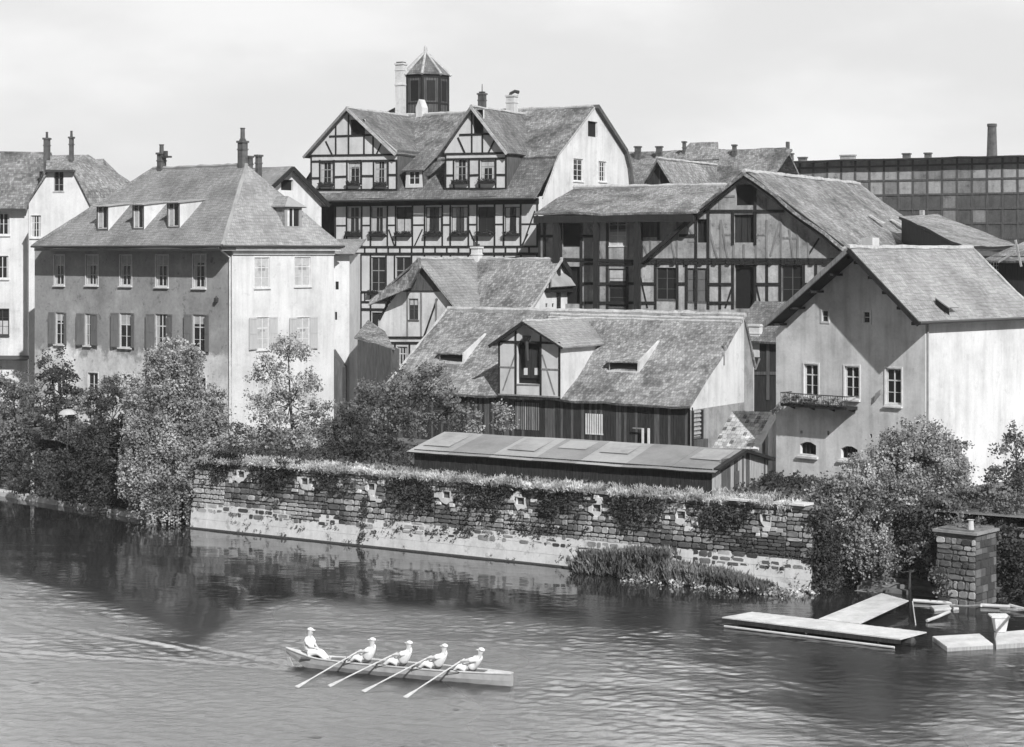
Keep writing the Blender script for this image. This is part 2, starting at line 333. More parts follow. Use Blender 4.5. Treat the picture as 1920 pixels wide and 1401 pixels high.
FRONT = dict(O=(0, 0, 0), a=(1, 0, 0), n=(0, -1, 0))
def front(y=0): return dict(O=(0, y, 0), a=(1, 0, 0), n=(0, -1, 0))
def right(x=0): return dict(O=(x, 0, 0), a=(0, 1, 0), n=(1, 0, 0))
def window(parent, ax, r, nx=2, nz=2, fm='paint', trim=0, sill=.1, cur=None, ins=.12, split=None, pane='glass', fw=.06, shut=None, smat='shut', name='window', sub=True):
    u0, u1, z0, z1 = r
    f = MB(**ax)
    e = .004
    f.fbox(u0+e, u0+fw, -ins-.05, -ins+.04, z0+e, z1-e, fm); f.fbox(u1-fw, u1-e, -ins-.05, -ins+.04, z0+e, z1-e, fm)
    f.fbox(u0+fw, u1-fw, -ins-.05, -ins+.038, z0+e, z0+fw, fm); f.fbox(u0+fw, u1-fw, -ins-.05, -ins+.038, z1-fw, z1-e, fm)
    for i in range(1, nx):
        u = u0+(u1-u0)*i/nx; w2 = .03 if nx == 2 or i*2 == nx else .013
        f.fbox(u-w2, u+w2, -ins-.03, -ins+.03, z0+fw, z1-fw, fm)
    rows = split if split else [j/nz for j in range(1, nz)]
    for j, q in enumerate(rows):
        z = z0+(z1-z0)*q; w2 = .035 if (split and j == len(rows)-1) else .015
        f.fbox(u0+fw, u1-fw, -ins-.028, -ins+.025, z-w2, z+w2, fm)
    if trim:
        t = trim
        f.fbox(u0-t, u0, -.02, .035, z0-t, z1+t, fm); f.fbox(u1, u1+t, -.02, .035, z0-t, z1+t, fm)
        f.fbox(u0, u1, -.02, .033, z1, z1+t, fm); f.fbox(u0, u1, -.02, .033, z0-t, z0, fm)
    o = f.build(name, parent)
    p = MB(**ax); p.poly([p.P(u0, -ins, z0), p.P(u1, -ins, z0), p.P(u1, -ins, z1), p.P(u0, -ins, z1)], pane); p.build('pane', o)
    if cur:
        c = MB(**ax); d = -ins+.012
        if 'b' in cur: zt = z1-(z1-z0)*random.uniform(.25, .4); c.fbox(u0+fw, u1-fw, d-.004, d, zt, z1-fw, 'cur')
        if 's' in cur:
            g = (u1-u0)*random.uniform(.18, .3)
            for (ua, ub) in ((u0+fw, u0+g), (u1-g, u1-fw)):
                c.prism([c.P(ua, d, z0+fw), c.P(ub, d, z0+fw), c.P(ub+(.05 if ua < (u0+u1)/2 else 0), d, z1-fw), c.P(ua, d, z1-fw)], c.n*.006, 'cur')
        if 'f' in cur: c.fbox(u0+fw, u1-fw, d-.004, d, z0+fw, z0+(z1-z0)*.55, 'cur')
        c.build('curtain', o)
    if sill:
        s2 = MB(**ax); s2.fbox(u0-.08, u1+.08, -ins+.05, sill, z0-.09-trim, z0-.002-trim, fm if fm != 'sash' else 'ridge'); s2.build('sill', o)
    if shut:
        for side, wd, ang in shut:                 # side -1/1, width, opening angle off the wall
            g = MB(**ax); h0, h1 = z0, z1; base = u0-.02 if side < 0 else u1+.02
            dx = side*wd*math.cos(ang); dn = wd*math.sin(ang)
            t = .045
            A = [(base, .05), (base+dx, .05+dn), (base+dx-side*t*math.sin(ang), .05+dn+t*math.cos(ang)), (base-side*t*math.sin(ang), .05+t*math.cos(ang))]
            g.hexa([g.P(a[0], a[1], h0) for a in A]+[g.P(a[0], a[1], h1) for a in A], smat)
            for zz in (h0+.08, (h0+h1)/2, h1-.08):
                B = [(base+dx*.1, .05+dn*.1), (base+dx*.9, .05+dn*.9), (base+dx*.9-side*(t+.02)*math.sin(ang), .05+dn*.9+(t+.02)*math.cos(ang)), (base+dx*.1-side*(t+.02)*math.sin(ang), .05+dn*.1+(t+.02)*math.cos(ang))]
                g.hexa([g.P(a[0], a[1], zz-.04) for a in B]+[g.P(a[0], a[1], zz+.04) for a in B], smat)
            g.build('shutter', o)
    return o
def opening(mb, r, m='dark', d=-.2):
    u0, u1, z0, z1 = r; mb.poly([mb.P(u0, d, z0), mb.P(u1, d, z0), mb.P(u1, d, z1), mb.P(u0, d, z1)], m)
def chimney(parent, x, y, z0, z1, w, d, m='brick', pots=1, cap=True, name='chimney'):
    c = MB(); c.box(x-w/2, x+w/2, y-d/2, y+d/2, z0, z1, m)
    if cap: c.box(x-w/2-.07, x+w/2+.07, y-d/2-.07, y+d/2+.07, z1+.002, z1+.14, m); c.box(x-w/2-.04, x+w/2+.04, y-d/2-.04, y+d/2+.04, z1-.5, z1-.42, m)
    o = c.build(name, parent)
    if pots:
        p = MB()
        for i in range(pots):
            xx = x+(i-(pots-1)/2)*w*.5
            p.tube([(xx, y, z1+.1), (xx, y, z1+.55), (xx, y, z1+.6)], [.11, .09, .13], 'iron', 8)
        p.build('chimney_pot', o)
    return o

# ------------------------------------------------------------------ ground, river
GZ = 3.9
RV = Fr(1500, 91.1, -4524, 0.0)                  # river frame: x along the main quay wall
xL = RV.fy(355, 990).x; XR = .5
n1a, n1b = WZ(280, 971), WZ(-20, 922)
lb = (n1b-n1a).normalized()
far_l = n1a+lb*80
pts = [RV.wor((XR-.3, .9, GZ)), RV.wor((xL+.3, .9, GZ)), RV.wor((xL+.3, 4.5, GZ))]
ln = Vector((-lb.y, lb.x, 0));  ln = ln if ln.y > 0 else -ln
pts += [n1a+ln*4.0-lb*2+Vector((0, 0, GZ)), n1a+ln*.5+Vector((0, 0, GZ)), far_l+ln*.5+Vector((0, 0, GZ))]
g = MB(); top = [p.copy() for p in pts]
for p in top: p.z = GZ
outer = [Vector((-2500, top[-1].y+50, GZ)), Vector((-2500, 5000, GZ)), Vector((2500, 5000, GZ)), Vector((2500, 88, GZ)), RV.wor((90, 3, GZ)), RV.wor((3.2, 3, GZ)), RV.wor((3.2, 5, GZ)), RV.wor((XR-.3, 5, GZ))]
g.poly(top+outer, 'earth')
tag(g.build('ground'), kind='structure')
wr = np.random.default_rng(11)
gx = np.concatenate([[-2500, -900, -300, -120, -70, -52], np.arange(-46, 46, .14), [52, 70, 120, 300, 900, 2500]])
gy = np.concatenate([[-60, 0, 30, 45, 52], np.arange(56, 118, .12), [120, 126, 135, 150, 200, 400]])
X_, Y_ = np.meshgrid(gx, gy)
def sm(a, lo, hi): t = np.clip((a-lo)/(hi-lo), 0, 1); return t*t*(3-2*t)
def waves(n, l0, l1, spread, slope_rms, main):
    h = np.zeros_like(X_)
    for _ in range(n):
        lam = np.exp(wr.uniform(np.log(l0), np.log(l1))); th = main+wr.normal()*spread; k = 2*np.pi/lam
        h += (slope_rms/k)*np.sqrt(2/n)*np.sin(k*(X_*np.cos(th)+Y_*np.sin(th))+wr.uniform(0, 6.28)+.6*np.sin(X_*.13+Y_*.21+wr.uniform(0, 6)))
    return h
pat = sum(np.sin(X_*a+Y_*b_+c_) for a, b_, c_ in ((.11, .31, 1), (.23, -.17, 2.2), (-.07, .52, .4), (.31, .8, 4)))/4
yl = np.where(X_ < -11.5, 94-(X_+25)*1.07, 91-(X_+11.5)*.85)
soft = np.where(X_ < -11.5, 4., 9.)
yl = np.interp(X_+.25*(Y_-85)*0, [-60, -27, -20, -13.2, -10.2, -4, 8, 20], [122, 98, 89.5, 81, 90, 87, 76, 74]); soft = 5+3*sm(X_, -13, -8)
ruf = sm(yl-Y_+pat*2.5, -soft*.5, soft)*(1-.72*sm(X_, -4, 8))*(1-.6*sm(X_, 9, 14))
ruf = np.clip(np.maximum(ruf, .85*np.exp(-((X_-X_*0-15.2)/1.0)**2)*sm(-Y_, -68, -64))*(.9+.35*pat), 0, 1)
rough = .09+.85*ruf+.28*sm(-Y_, -92, -80)*sm(X_, -9, -3)*(.8+.5*pat)
inside = sm(X_, -50, -44)*sm(-X_, -50, -44)*sm(Y_, 50, 57)
Hh = (waves(60, .4, 1.05, .9, .12, 1.35)*np.clip(rough, .08, 1.3)*(.55+.6*np.abs(waves(10, 2.5, 7, 1.2, 1.0, .8)))+waves(14, 2, 7, .7, .02, 1.2)*np.clip(rough+.3, .2, 1))*inside
# wake trailing behind the boat
s0 = WZ(556, 1248); wd_ = (WZ(959, 1286)-s0).normalized(); U_ = (X_-s0.x)*wd_.x+(Y_-s0.y)*wd_.y; V_ = -(X_-s0.x)*wd_.y+(Y_-s0.y)*wd_.x
for sg_ in (-1, 1):
    d_ = V_-sg_*(.35-U_*.16); Hh += np.where(U_ < .5, .06*np.exp(U_/16)*np.exp(-(d_/.45)**2)*np.cos(d_*6.5+U_*.9), 0)*inside
Hh += np.where(U_ < .5, .03*np.exp(U_/9)*np.exp(-(V_/(.4-U_*.05))**2)*np.sin(U_*5+3*np.sin(V_*4)), 0)*inside
nxw, nyw = len(gx), len(gy); me = bpy.data.meshes.new('water'); me.vertices.add(nxw*nyw); me.vertices.foreach_set('co', np.stack([X_, Y_, Hh], -1).reshape(-1).astype(np.float32))
ii = (np.arange(nyw-1)[:, None]*nxw+np.arange(nxw-1)[None]).reshape(-1); fq = np.stack([ii, ii+1, ii+nxw+1, ii+nxw], 1).astype(np.int32); nf = len(fq)
me.loops.add(nf*4); me.loops.foreach_set('vertex_index', fq.reshape(-1)); me.polygons.add(nf); me.polygons.foreach_set('loop_start', np.arange(0, nf*4, 4, dtype=np.int32)); me.polygons.foreach_set('loop_total', np.full(nf, 4, dtype=np.int32)); me.polygons.foreach_set('use_smooth', [True]*nf)
me.attributes.new('chop', 'FLOAT', 'POINT').data.foreach_set('value', np.clip(rough-.06, 0, 1.2).reshape(-1).astype(np.float32)); me.attributes.new('ruffle', 'FLOAT', 'POINT').data.foreach_set('value', ruf.reshape(-1).astype(np.float32)); me.materials.append(M['water']); me.update(calc_edges=True); wo_ = bpy.data.objects.new('water', me); COL.objects.link(wo_); tag(wo_, kind='structure')
g = MB(); g.poly([(-2500, -60, -2), (2500, -60, -2), (2500, 400, -2), (-2500, 400, -2)], 'joint'); tag(g.build('river_bed'), kind='structure')

def stonework(mb, x0, x1, z0, z1, yf, sw=.5, sh=.24, light=.2, skip=(), back='y'):
    """rough rubble: panels of uneven courses, every stone a worn, slightly turned block"""
    xa = x0
    while xa < x1-.01:
        xb = min(x1, xa+random.uniform(1.6, 4.2)); xb = x1 if x1-xb < .8 else xb
        z = z0-random.uniform(0, .12)
        while z < z1-.05:
            h = min(sh*random.uniform(.6, 1.5), z1-z); x = xa; h = z1-z if z1-z-h < .08 else h
            while x < xb-.02:
                wd = sw*random.choice((.45, .7, .9, 1.1, 1.5))*random.uniform(.8, 1.2); wd = xb-x if xb-x-wd < .14 else min(wd, xb-x)
                cx, cz = x+wd/2, z+h/2
                if not any(a < cx < b and c < cz < d for a, b, c, d in skip):
                    nn = noise.noise(Vector((cx*.33, cz*.7, 3.3)))*1.1+random.gauss(0, .26)+light
                    k = 0 if nn < -.3 else 1 if nn < -.03 else 2 if nn < .22 else 3 if nn < .5 else 4
                    y = yf(cz); pr = random.uniform(.0, .07); g = lambda: random.uniform(.008, .04); n = 8; ring = []
                    hw, hh = wd/2-.012, h/2-.012
                    for q in range(n):
                        an = math.pi*2*(q+.5)/n; c_, s_ = math.cos(an), math.sin(an); e_ = .42
                        ring.append((cx+hw*math.copysign(abs(c_)**e_, c_)*random.uniform(.9, 1), cz+hh*math.copysign(abs(s_)**e_, s_)*random.uniform(.88, 1)))
                    i = len(mb.v); mi = mb.mi(M['stone'][k])
                    for (u, v) in ring: mb.v.append((u, y+.06, v))
                    for (u, v) in ring: mb.v.append((cx+(u-cx)*.9, y-pr+random.uniform(-.012, .012), cz+(v-cz)*.86))
                    for q in range(n): mb.f.append((i+q, i+(q+1) % n, i+n+(q+1) % n, i+n+q)); mb.m.append(mi)
                    mb.f.append(tuple(i+n+q for q in range(n))); mb.m.append(mi)
                x += wd
            z += h
        xa = xb
# main quay wall
root = froot(RV, 'quay_wall', 'long rough stone river wall with pale ashlar foot and square loopholes', 'wall')
slope = lambda z: .08+z*.11
pxh = [(453, 890), (572, 903), (697, 913), (838, 928), (977, 940), (1120, 953), (1278, 966), (1437, 972)]
holes = []
for px, py in pxh:
    p = RV.fy(px, py, .4); holes.append((p.x, p.z))
core = MB(); zt = 3.85
core.prism([(xL, slope(0)+.03, -1.5), (xL, slope(zt)+.03, zt), (xL, 1.1, zt), (xL, 1.1, -1.5)], (XR-xL, 0, 0), 'joint')
core.build('core', root)
up_ = MB(); stonework(up_, xL, XR, .95, zt, slope, light=.16, skip=[(x-.3, x+.3, z-.25, z+.25) for x, z in holes])
up_.build('stonework', root)
pl = MB()
z = -.6
for h in (.62, .55, .5, .42):
    x = xL
    while x < XR:
        wd = random.uniform(.8, 1.7); wd = min(wd, XR-x); y = slope(z+h/2)-.05+random.uniform(-.012, .012)
        if not (z > .95 and random.random() < .18):
            pl.hexa([(x, y, z), (x+wd-.012, y, z), (x+wd-.012, y+.3, z), (x, y+.3, z), (x, y+.05, z+h-.012), (x+wd-.012, y+.05, z+h-.012), (x+wd-.012, y+.3, z+h-.012), (x, y+.3, z+h-.012)], 'ashlar')
        x += wd
    z += h
pl.box(xL-.1, XR+.1, -.17, .3, -1.5, .07, M['stone'][0])
pl.build('plinth', root)
cp = MB(); x = xL-.1
while x < XR+.1:
    wd = min(random.uniform(.8, 1.3), XR+.15-x); cp.box(x, x+wd-.02, slope(zt)-.14+random.uniform(-.02, .02), 1.12, zt+.003, zt+.14+random.uniform(-.015, .02), M['stone'][3]); x += wd
cp.build('coping', root)
for i, (x, z) in enumerate(holes):
    e = MB(); n = 13; rad = []
    for k in range(n): rad.append(random.choice((.31, .36, .4, .46))*random.uniform(.9, 1.1))
    outer_ = [(x+rad[k]*math.cos(2*math.pi*k/n), z-.08+rad[k]*math.sin(2*math.pi*k/n)) for k in range(n)]
    e.O = Vector((0, slope(z)-.115, 0)); e.wall(outer_, [(x-.24, x+.24, z-.17, z+.2)], M['ashlar'], .5)
    opening(e, (x-.24, x+.24, z-.17, z+.2), 'dark', -.19)
    e.O = Vector((0, 0, 0))
    for k in range(11):
        an = random.uniform(0, 6.28); rr = random.uniform(.38, .85); u, v = x+rr*math.cos(an)*1.15, z-.12+rr*math.sin(an)*.9; a_, b_ = random.uniform(.1, .24), random.uniform(.07, .13)
        if v+b_ > 3.78 or abs(u-x) < .26+a_ and abs(v-z) < .2+b_: continue
        y_ = slope(v)-.085-random.uniform(0, .03); e.hexa([(u-a_*random.uniform(.7, 1), y_, v-b_), (u+a_*random.uniform(.7, 1), y_, v-b_*.9), (u+a_, y_+.2, v-b_), (u-a_, y_+.2, v-b_), (u-a_*random.uniform(.6, 1), y_, v+b_), (u+a_*random.uniform(.6, 1), y_, v+b_*.8), (u+a_, y_+.2, v+b_), (u-a_, y_+.2, v+b_)], 'ashlar' if random.random() < .7 else M['stone'][4])
    e.build('loophole', root)
# left embankment
LB = Fr(280, 1, CX-1, 0); 
LB.o = Vector((n1a.x, n1a.y, 0)); LB.ex = -lb; LB.ey = Vector((-LB.ex.y, LB.ex.x, 0)); LB.rz = math.atan2(LB.ex.y, LB.ex.x)
root = froot(LB, 'embankment_wall', 'low overgrown river wall with bright kerb at far left waterline', 'wall')
c_ = MB(); c_.box(-80, 0, .12, .9, -1.5, 3.0, 'joint'); c_.build('core', root)
c_ = MB(); stonework(c_, -24, 0, .35, 3.0, lambda z: .1, light=-.05); c_.build('stonework', root)
c_ = MB(); c_.box(-80, .05, -.75, .12, -1.5, .3, 'ashlar'); c_.build('kerb', root)
c_ = MB(); c_.box(-80, .05, 0, .95, 3.003, 3.12, M['stone'][2]); c_.build('coping', root)
# recess between the two walls
q0, q1 = LB.wor((0, .5, 0)), LB.wor((0, 5, 0)); q2 = RV.wor((xL+.2, 5, 0)); q3 = RV.wor((xL+.2, .6, 0))
rc = MB()
for a, b in ((q0, q1), (q1, q2)):
    rc.prism([a, b, b+Vector((0, 0, 3.9)), a+Vector((0, 0, 3.9))], (0, .3, 0), M['stone'][1])
tag(rc.build('recess_wall'), 'dark stone wall of the boat recess behind the trailing willow', 'wall')
# right bank
RB = Fr(1560, 93.5, -4524, 0)
root = froot(RB, 'bank_wall', 'dark overgrown stone bank wall under the willow behind the landing stage', 'wall')
c_ = MB(); c_.box(-1.5, 60, .3, 1.2, -1.5, 3.3, 'joint'); c_.build('core', root)
c_ = MB(); stonework(c_, -1.5, 24, 0, 3.3, lambda z: .25, light=-.05); c_.build('stonework', root)
c_ = MB(); c_.box(-1.5, 60, .1, 1.3, 3.303, 3.42, M['stone'][2]); c_.build('coping', root)
e = MB(); e.box(.55, 1.0, .85, 6, -1.5, 3.87, M['stone'][1])
stonework(e, 0, 0, 0, 0, slope)
o = e.build('return_wall'); o.location = RV.o; o.rotation_euler = (0, 0, RV.rz); tag(o, 'dark end wall of the quay where it turns back beside the willow', 'wall')
# stone gate pier
p = WZ(1792, 1136); PR = Fr(1792, p.y, -3200, 0)
root = froot(PR, 'stone_pier', 'square stone pier with flat cap slab at the water behind the landing stage', 'pier')
c_ = MB(); stonework(c_, -1.0, 1.0, 0, 3.1, lambda z: 0, .5, .3, .05)
c_.box(-.97, .97, .03, 2.0, -1.5, 3.3, 'joint')
z = 0
while z < 3.1:
    h = random.uniform(.25, .4); y = 0
    while y < 2: wd = random.uniform(.4, .7); c_.box(.95, 1.0+random.uniform(0, .03), y+.02, min(2, y+wd)-.02, z+.02, min(3.3, z+h)-.02, M['stone'][random.choice((0, 1, 1, 2))]); y += wd
    z += h
c_.build('shaft', root)
c_ = MB(); c_.box(-1.12, 1.12, -.12, 2.1, 3.303, 3.42, M['stone'][3]); c_.box(-.9, .9, .05, 2.0, 3.423, 3.5, M['stone'][2]); c_.build('cap', root)
c_ = MB(); c_.tube([(.6, .3, 3.5), (.6, .3, 3.9), (.6, .3, 3.95)], [.15, .12, .17], 'white2', 10); c_.build('finial', root)
# steps beside the pier
p = WZ(1650, 1118); ST = Fr(1650, p.y+1, -4524, 0)
c_ = MB()
for i in range(6): c_.box(-1.2, 2.8, .35*i-.6, 2.6, .2*i-.4, .2*i-.2-.004, M['stone'][3 if i % 2 else 2])
o = c_.build('water_steps'); o.location = ST.o; o.rotation_euler = (0, 0, ST.rz); tag(o, 'worn stone steps down to the water left of the stone pier', 'steps')

# ------------------------------------------------------------------ A  hipped house on the left
fr = Fr(435, 128, -3500, GZ)
A = froot(fr, 'hipped_house', 'big hip-roofed house with dim render front and bright white end wall', 'house')
xl = fr.x0 = fr.fy(65, 500).x; yd = fr.fx(626, 500).y; ze = fr.fy(435, 462).z
wins = []
for x0, x1, y0, y1 in ((102, 121, 478, 534), (161, 184, 478, 534), (225, 247, 478, 535), (292, 315.5, 478, 537), (362, 386, 477, 539)): wins.append(('t', fr.rF(x0, y0, x1, y1)))
row2 = [(104, 121, 586, 646, .58, .35), (159, 171, 588, 648, .7, .9), (224, 247, 587, 652, .7, .4), (291, 315, 589, 656, .75, .6), (361, 385, 590, 660, .65, .5)]
for x0, x1, y0, y1, a_, b_ in row2: wins.append(('s', fr.rF(x0, y0, x1, y1), a_, b_))
for x0, x1, y0, y1 in ((105, 122, 698, 740), (165, 184, 699, 742), (229, 248, 702, 745), (294, 316, 705, 748), (363, 386, 708, 752)): wins.append(('l', fr.rF(x0, y0, x1, y1)))
wm = MB(**front()); wm.wall([(xl, 0), (0, 0), (0, ze), (xl, ze)], [w_[1] for w_ in wins], 'greyA')
wm.build('front_wall', A)
for i, w_ in enumerate(wins):
    if w_[0] == 't': window(A, front(), w_[1], 2, 3, 'paint', .05, .14, 'bs', split=[.33, .66])
    elif w_[0] == 's': window(A, front(), w_[1], 2, 3, 'paint', 0, .16, 'b' if i % 2 else 's', split=[.33, .66], shut=[(-1, w_[2], .18), (1, w_[3], .12)])
    else: window(A, front(), w_[1], 2, 2, 'paint', .05, .12)
rw = [('p', fr.rX(477, 483, 505, 539)), ('p', fr.rX(552, 482, 582, 536)), ('s', fr.rX(481, 595, 504, 655)), ('s', fr.rX(556, 595, 580, 655)), ('l', fr.rX(483, 712, 505, 762)), ('l', fr.rX(557, 710, 582, 760))]
wm = MB(**right()); wm.wall([(0, 0), (yd, 0), (yd, ze), (0, ze)], [w_[1] for w_ in rw], 'white')
wm.box(xl, -.01, yd-.01, yd, 0, ze, 'white'); wm.box(xl, xl+.01, .01, yd, 0, ze, 'white')
wm.build('end_wall', A)
for w_ in rw:
    window(A, right(), w_[1], 2, 3, 'paint', .04, .1, 'bsf', split=[.33, .66], pane='sash', ins=.06, shut=[(-1, .75, .05), (1, .7, .05)] if w_[0] == 's' else None, smat='shut2')
oh = 1.35; os_ = .5; zr = fr.fy(462, 309, yd/2); xr = fr.hit(462, 309, (0, yd/2, 0), (0, 1, 0)).x; xrl = fr.fy(287, 317, yd/2).x; zR = zr.z
zE = ze+.05
xe0 = fr.fy(60, 460, -oh).x; e0, e1, e2, e3 = (xe0, -oh, zE), (os_, -oh, zE), (os_, yd+.5, zE), (xe0, yd+.5, zE); r0, r1 = (xrl, yd/2, zR), (xr, yd/2, zR)
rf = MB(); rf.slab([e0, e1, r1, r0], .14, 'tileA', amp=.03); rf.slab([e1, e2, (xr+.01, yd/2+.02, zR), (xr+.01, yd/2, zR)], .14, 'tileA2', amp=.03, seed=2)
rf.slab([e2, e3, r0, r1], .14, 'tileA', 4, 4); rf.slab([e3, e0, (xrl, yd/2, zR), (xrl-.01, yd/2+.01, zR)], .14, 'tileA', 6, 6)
rf.ridge(r0, r1, .13, 'lead'); rf.ridge(e1, r1, .13, 'lead', 2); rf.ridge(e0, r0, .12, 'tileA', 3)
roofA = rf.build('roof', A)
cn = MB(); cn.box(xe0+.1, os_-.12, -oh+.12, -.003, zE-.34, zE-.13, 'sash'); cn.box(.003, os_-.1, 0, yd+.3, zE-.32, zE-.13, 'white'); cn.box(.003, .12, 0, yd, zE-.6, zE-.33, 'white')
cn.build('cornice', A)
gt = MB(); gt.tube([(xe0, -oh-.07, zE-.02), (os_+.05, -oh-.07, zE-.05)], .075, 'iron', 8); gt.tube([(os_+.06, -oh, zE-.05), (os_+.06, yd+.5, zE-.02)], .07, 'iron', 8)
gt.tube([(.02, -oh, zE-.1), (-.1, -.1, zE-.8), (-.12, -.09, zE-1.2), (-.12, -.09, .2)], .06, 'paint', 8); gt.build('gutter', A)
def zfA(y): return zE+(y+oh)*(zR-zE)/(yd/2+oh)
def shed_dormer(parent, fr, pl, pr, pb, pt, zf, slope_, P0, nrm, wm, rm, win=True, ov=.12):
    b = fr.hit((pl+pr)/2, pb, P0, nrm); yf = b.y; zb = b.z
    x0 = fr.fy(pl, pb, yf).x; x1 = fr.fy(pr, pb, yf).x; zt = fr.fy((pl+pr)/2, pt, yf).z
    s = slope_; yi = yf
    while zf(yi) < zt+s*(yi-yf) and yi < yf+12: yi += .05
    zi = zt+s*(yi-yf)
    m_ = MB(**front(yf)); hr = (x0+.12, x1-.12, zb+.12, zt-.1)
    m_.wall([(x0, zb-.2), (x1, zb-.2), (x1, zt), (x0, zt)], [hr], 'board', .1)
    for x in (x0, x1): m_.poly([(x, yf, zb-.2), (x, yf, zt), (x, yi, zi), (x, yi-.3, zi-.9)], wm)
    o = m_.build('dormer', parent)
    r_ = MB(); r_.slab([(x0-ov, yf-.25, zt+.02-.25*s), (x1+ov, yf-.25, zt+.02-.25*s), (x1+ov, yi+.1, zi+.05), (x0-ov, yi+.1, zi+.05)], .07, rm, 2, 3, .01); r_.build('dormer_roof', o)
    if win:
        k = MB(**front(yf)); u0, u1, z0, z1 = hr
        k.poly([k.P(u0, -.08, z0), k.P(u1, -.08, z0), k.P(u1, -.08, z1), k.P(u0, -.08, z1)], 'glass')
        for a in (u0, (u0+u1)/2-.03, u1-.06): k.fbox(a, a+.06, -.075, -.03, z0, z1, 'paint')
        k.fbox(u0, u1, -.07, -.028, z0, z0+.06, 'paint'); k.fbox(u0+.06, (u0+u1)/2, -.078, -.06, z0+.1, z1-.3, 'cur')
        k.build('window', o)
    return o
nA = Vector((0, -(zR-zE), yd/2+oh))
for pl_, pr_, pb, pt in ((181, 203, 432, 386), (248, 270, 431, 383), (313, 337, 428, 379)):
    shed_dormer(A, fr, pl_, pr_, pb, pt, zfA, .10, (0, -oh, zE), nA, 'white', 'lead')
# dormer on the right hip
sl_ = (zR-zE)/(os_-xr); P = fr.hit(550, 427, (os_, 0, zE), (zR-zE, 0, os_-xr)); xf = P.x; y0_ = fr.fx(534, 427, xf).y; y1_ = fr.fx(566, 427, xf).y; zt = fr.fx(550, 388, xf).z; zb = P.z
dm = MB(**right(xf)); dm.wall([(y0_, zb-.2), (y1_, zb-.2), (y1_, zt), (y0_, zt)], [(y0_+.25, y1_-.25, zb+.1, zt-.12)], 'sash', .1)
L_ = (zt-zb)/sl_
for y in (y0_, y1_): dm.poly([(xf, y, zb-.2), (xf, y, zt), (xf-L_, y, zt), (xf-L_+.2, y, zt-.6)], 'tileA')
dm.poly([(xf-.08, y0_, zb), (xf-.08, y1_, zb), (xf-.08, y1_, zt), (xf-.08, y0_, zt)], 'glass')
dm.fbox((y0_+y1_)/2-.04, (y0_+y1_)/2+.04, -.07, -.02, zb, zt, 'paint')
dm.fbox(y0_+.25, y0_+.5, -.075, -.05, zb+.1, zt-.12, 'paint')
o = dm.build('dormer', A); ym = (y0_+y1_)/2; zp = zt+.75; L2 = (zp-zb)/sl_
dr = MB(); dr.slab([(xf+.25, y0_-.25, zt), (xf-L_-.1, y0_-.25, zt), (xf-L2, ym, zp), (xf-.5, ym, zp)], .07, 'tileA2', 3, 2, .01); dr.slab([(xf+.25, y1_+.25, zt), (xf-L_-.1, y1_+.25, zt), (xf-L2, ym, zp), (xf-.5, ym, zp)], .07, 'tileA2', 3, 2, .01)
dr.poly([(xf+.25, y0_-.25, zt), (xf+.25, y1_+.25, zt), (xf-.5, ym, zp)], 'lead'); dr.build('dormer_roof', o)
for px, py0, py1, w_, po in ((303, 318, 290, .45, 1), (455, 310, 268, .5, 1)):
    p = fr.fy(px, py0, yd/2); q = fr.fy(px, py1, yd/2); ch = chimney(roofA, p.x, yd/2, p.z-.8, q.z, w_, .5, 'brick', 0)
    t_ = MB(); h2 = fr.fy(px, 271 if px < 400 else 240, yd/2).z
    t_.tube([(p.x, yd/2, q.z), (p.x, yd/2, h2-.1), (p.x, yd/2, h2)], [.17, .15, .2], 'brick', 10)
    if px < 400: t_.box(p.x+.2, p.x+.9, yd/2-.2, yd/2+.2, q.z-.25, q.z-.12, 'iron'); t_.tube([(p.x+.45, yd/2, q.z-.12), (p.x+.45, yd/2, q.z+.25)], .16, 'iron', 8)
    else: t_.tube([(p.x, yd/2, q.z), (p.x, yd/2, q.z+.3)], [.33, .2], 'iron', 9)
    t_.build('chimney_pot', ch)
for px, py in ((468, 296), (485, 294)):
    p = fr.fy(px, 312, yd*.72); q = fr.fy(px, py, yd*.72); chimney(roofA, p.x, yd*.72, p.z-2.4, q.z, .28, .4, 'brick', 0)
# drip stains hanging shadows under the sills come from real sills; a lantern bracket beside them
lamp = MB(); p = fr.fy(408, 563); lamp.box(p.x-.1, p.x+.1, -.25, -.0, p.z-.1, p.z+.15, 'iron'); lamp.tube([(p.x, -.12, p.z+.15), (p.x, -.12, p.z+.3)], [.12, .02], 'iron', 6); lamp.build('wall_lamp', A)

# ------------------------------------------------------------------ B  far left white houses
fr = Fr(52, 152, -30000, GZ)
B1 = froot(fr, 'white_house', 'plain white house cut by the left edge with tall tiled roof', 'house')
zE = fr.fy(20, 392).z; xl = -14; zG = fr.fy(20, 568).z
wl = [fr.rF(-6, 400, 18, 440), fr.rF(-8, 480, 16, 522)]
m_ = MB(**front()); m_.wall([(xl, zG), (0, zG), (0, zE), (xl, zE)], wl, 'white'); m_.wall([(xl, 0), (0, 0), (0, zG), (xl, zG)], [fr.rF(-8, 580, 16, 628)], 'front')
m_.box(-.01, 0, .01, 9, 0, zE, 'white'); m_.build('wall', B1)
for r in wl: window(B1, front(), r, 2, 2, 'paint', .06, .12, 's')
window(B1, front(), fr.rF(-8, 580, 16, 628), 2, 3, 'iron', .06, .12, 'f')
m_ = MB(); zT = fr.fy(20, 286, 5).z; m_.slab([(xl, -.6, zE), (.1, -.6, zE), (.1, 5, zT), (xl, 5, zT+.3)], .15, 'tileD'); m_.slab([(xl, 10, zE), (.1, 10, zE), (.1, 5, zT), (xl, 5, zT+.3)], .15, 'tileD', 3, 3); m_.box(xl, .05, -.7, -.61, zE-.16, zE+.01, 'iron')
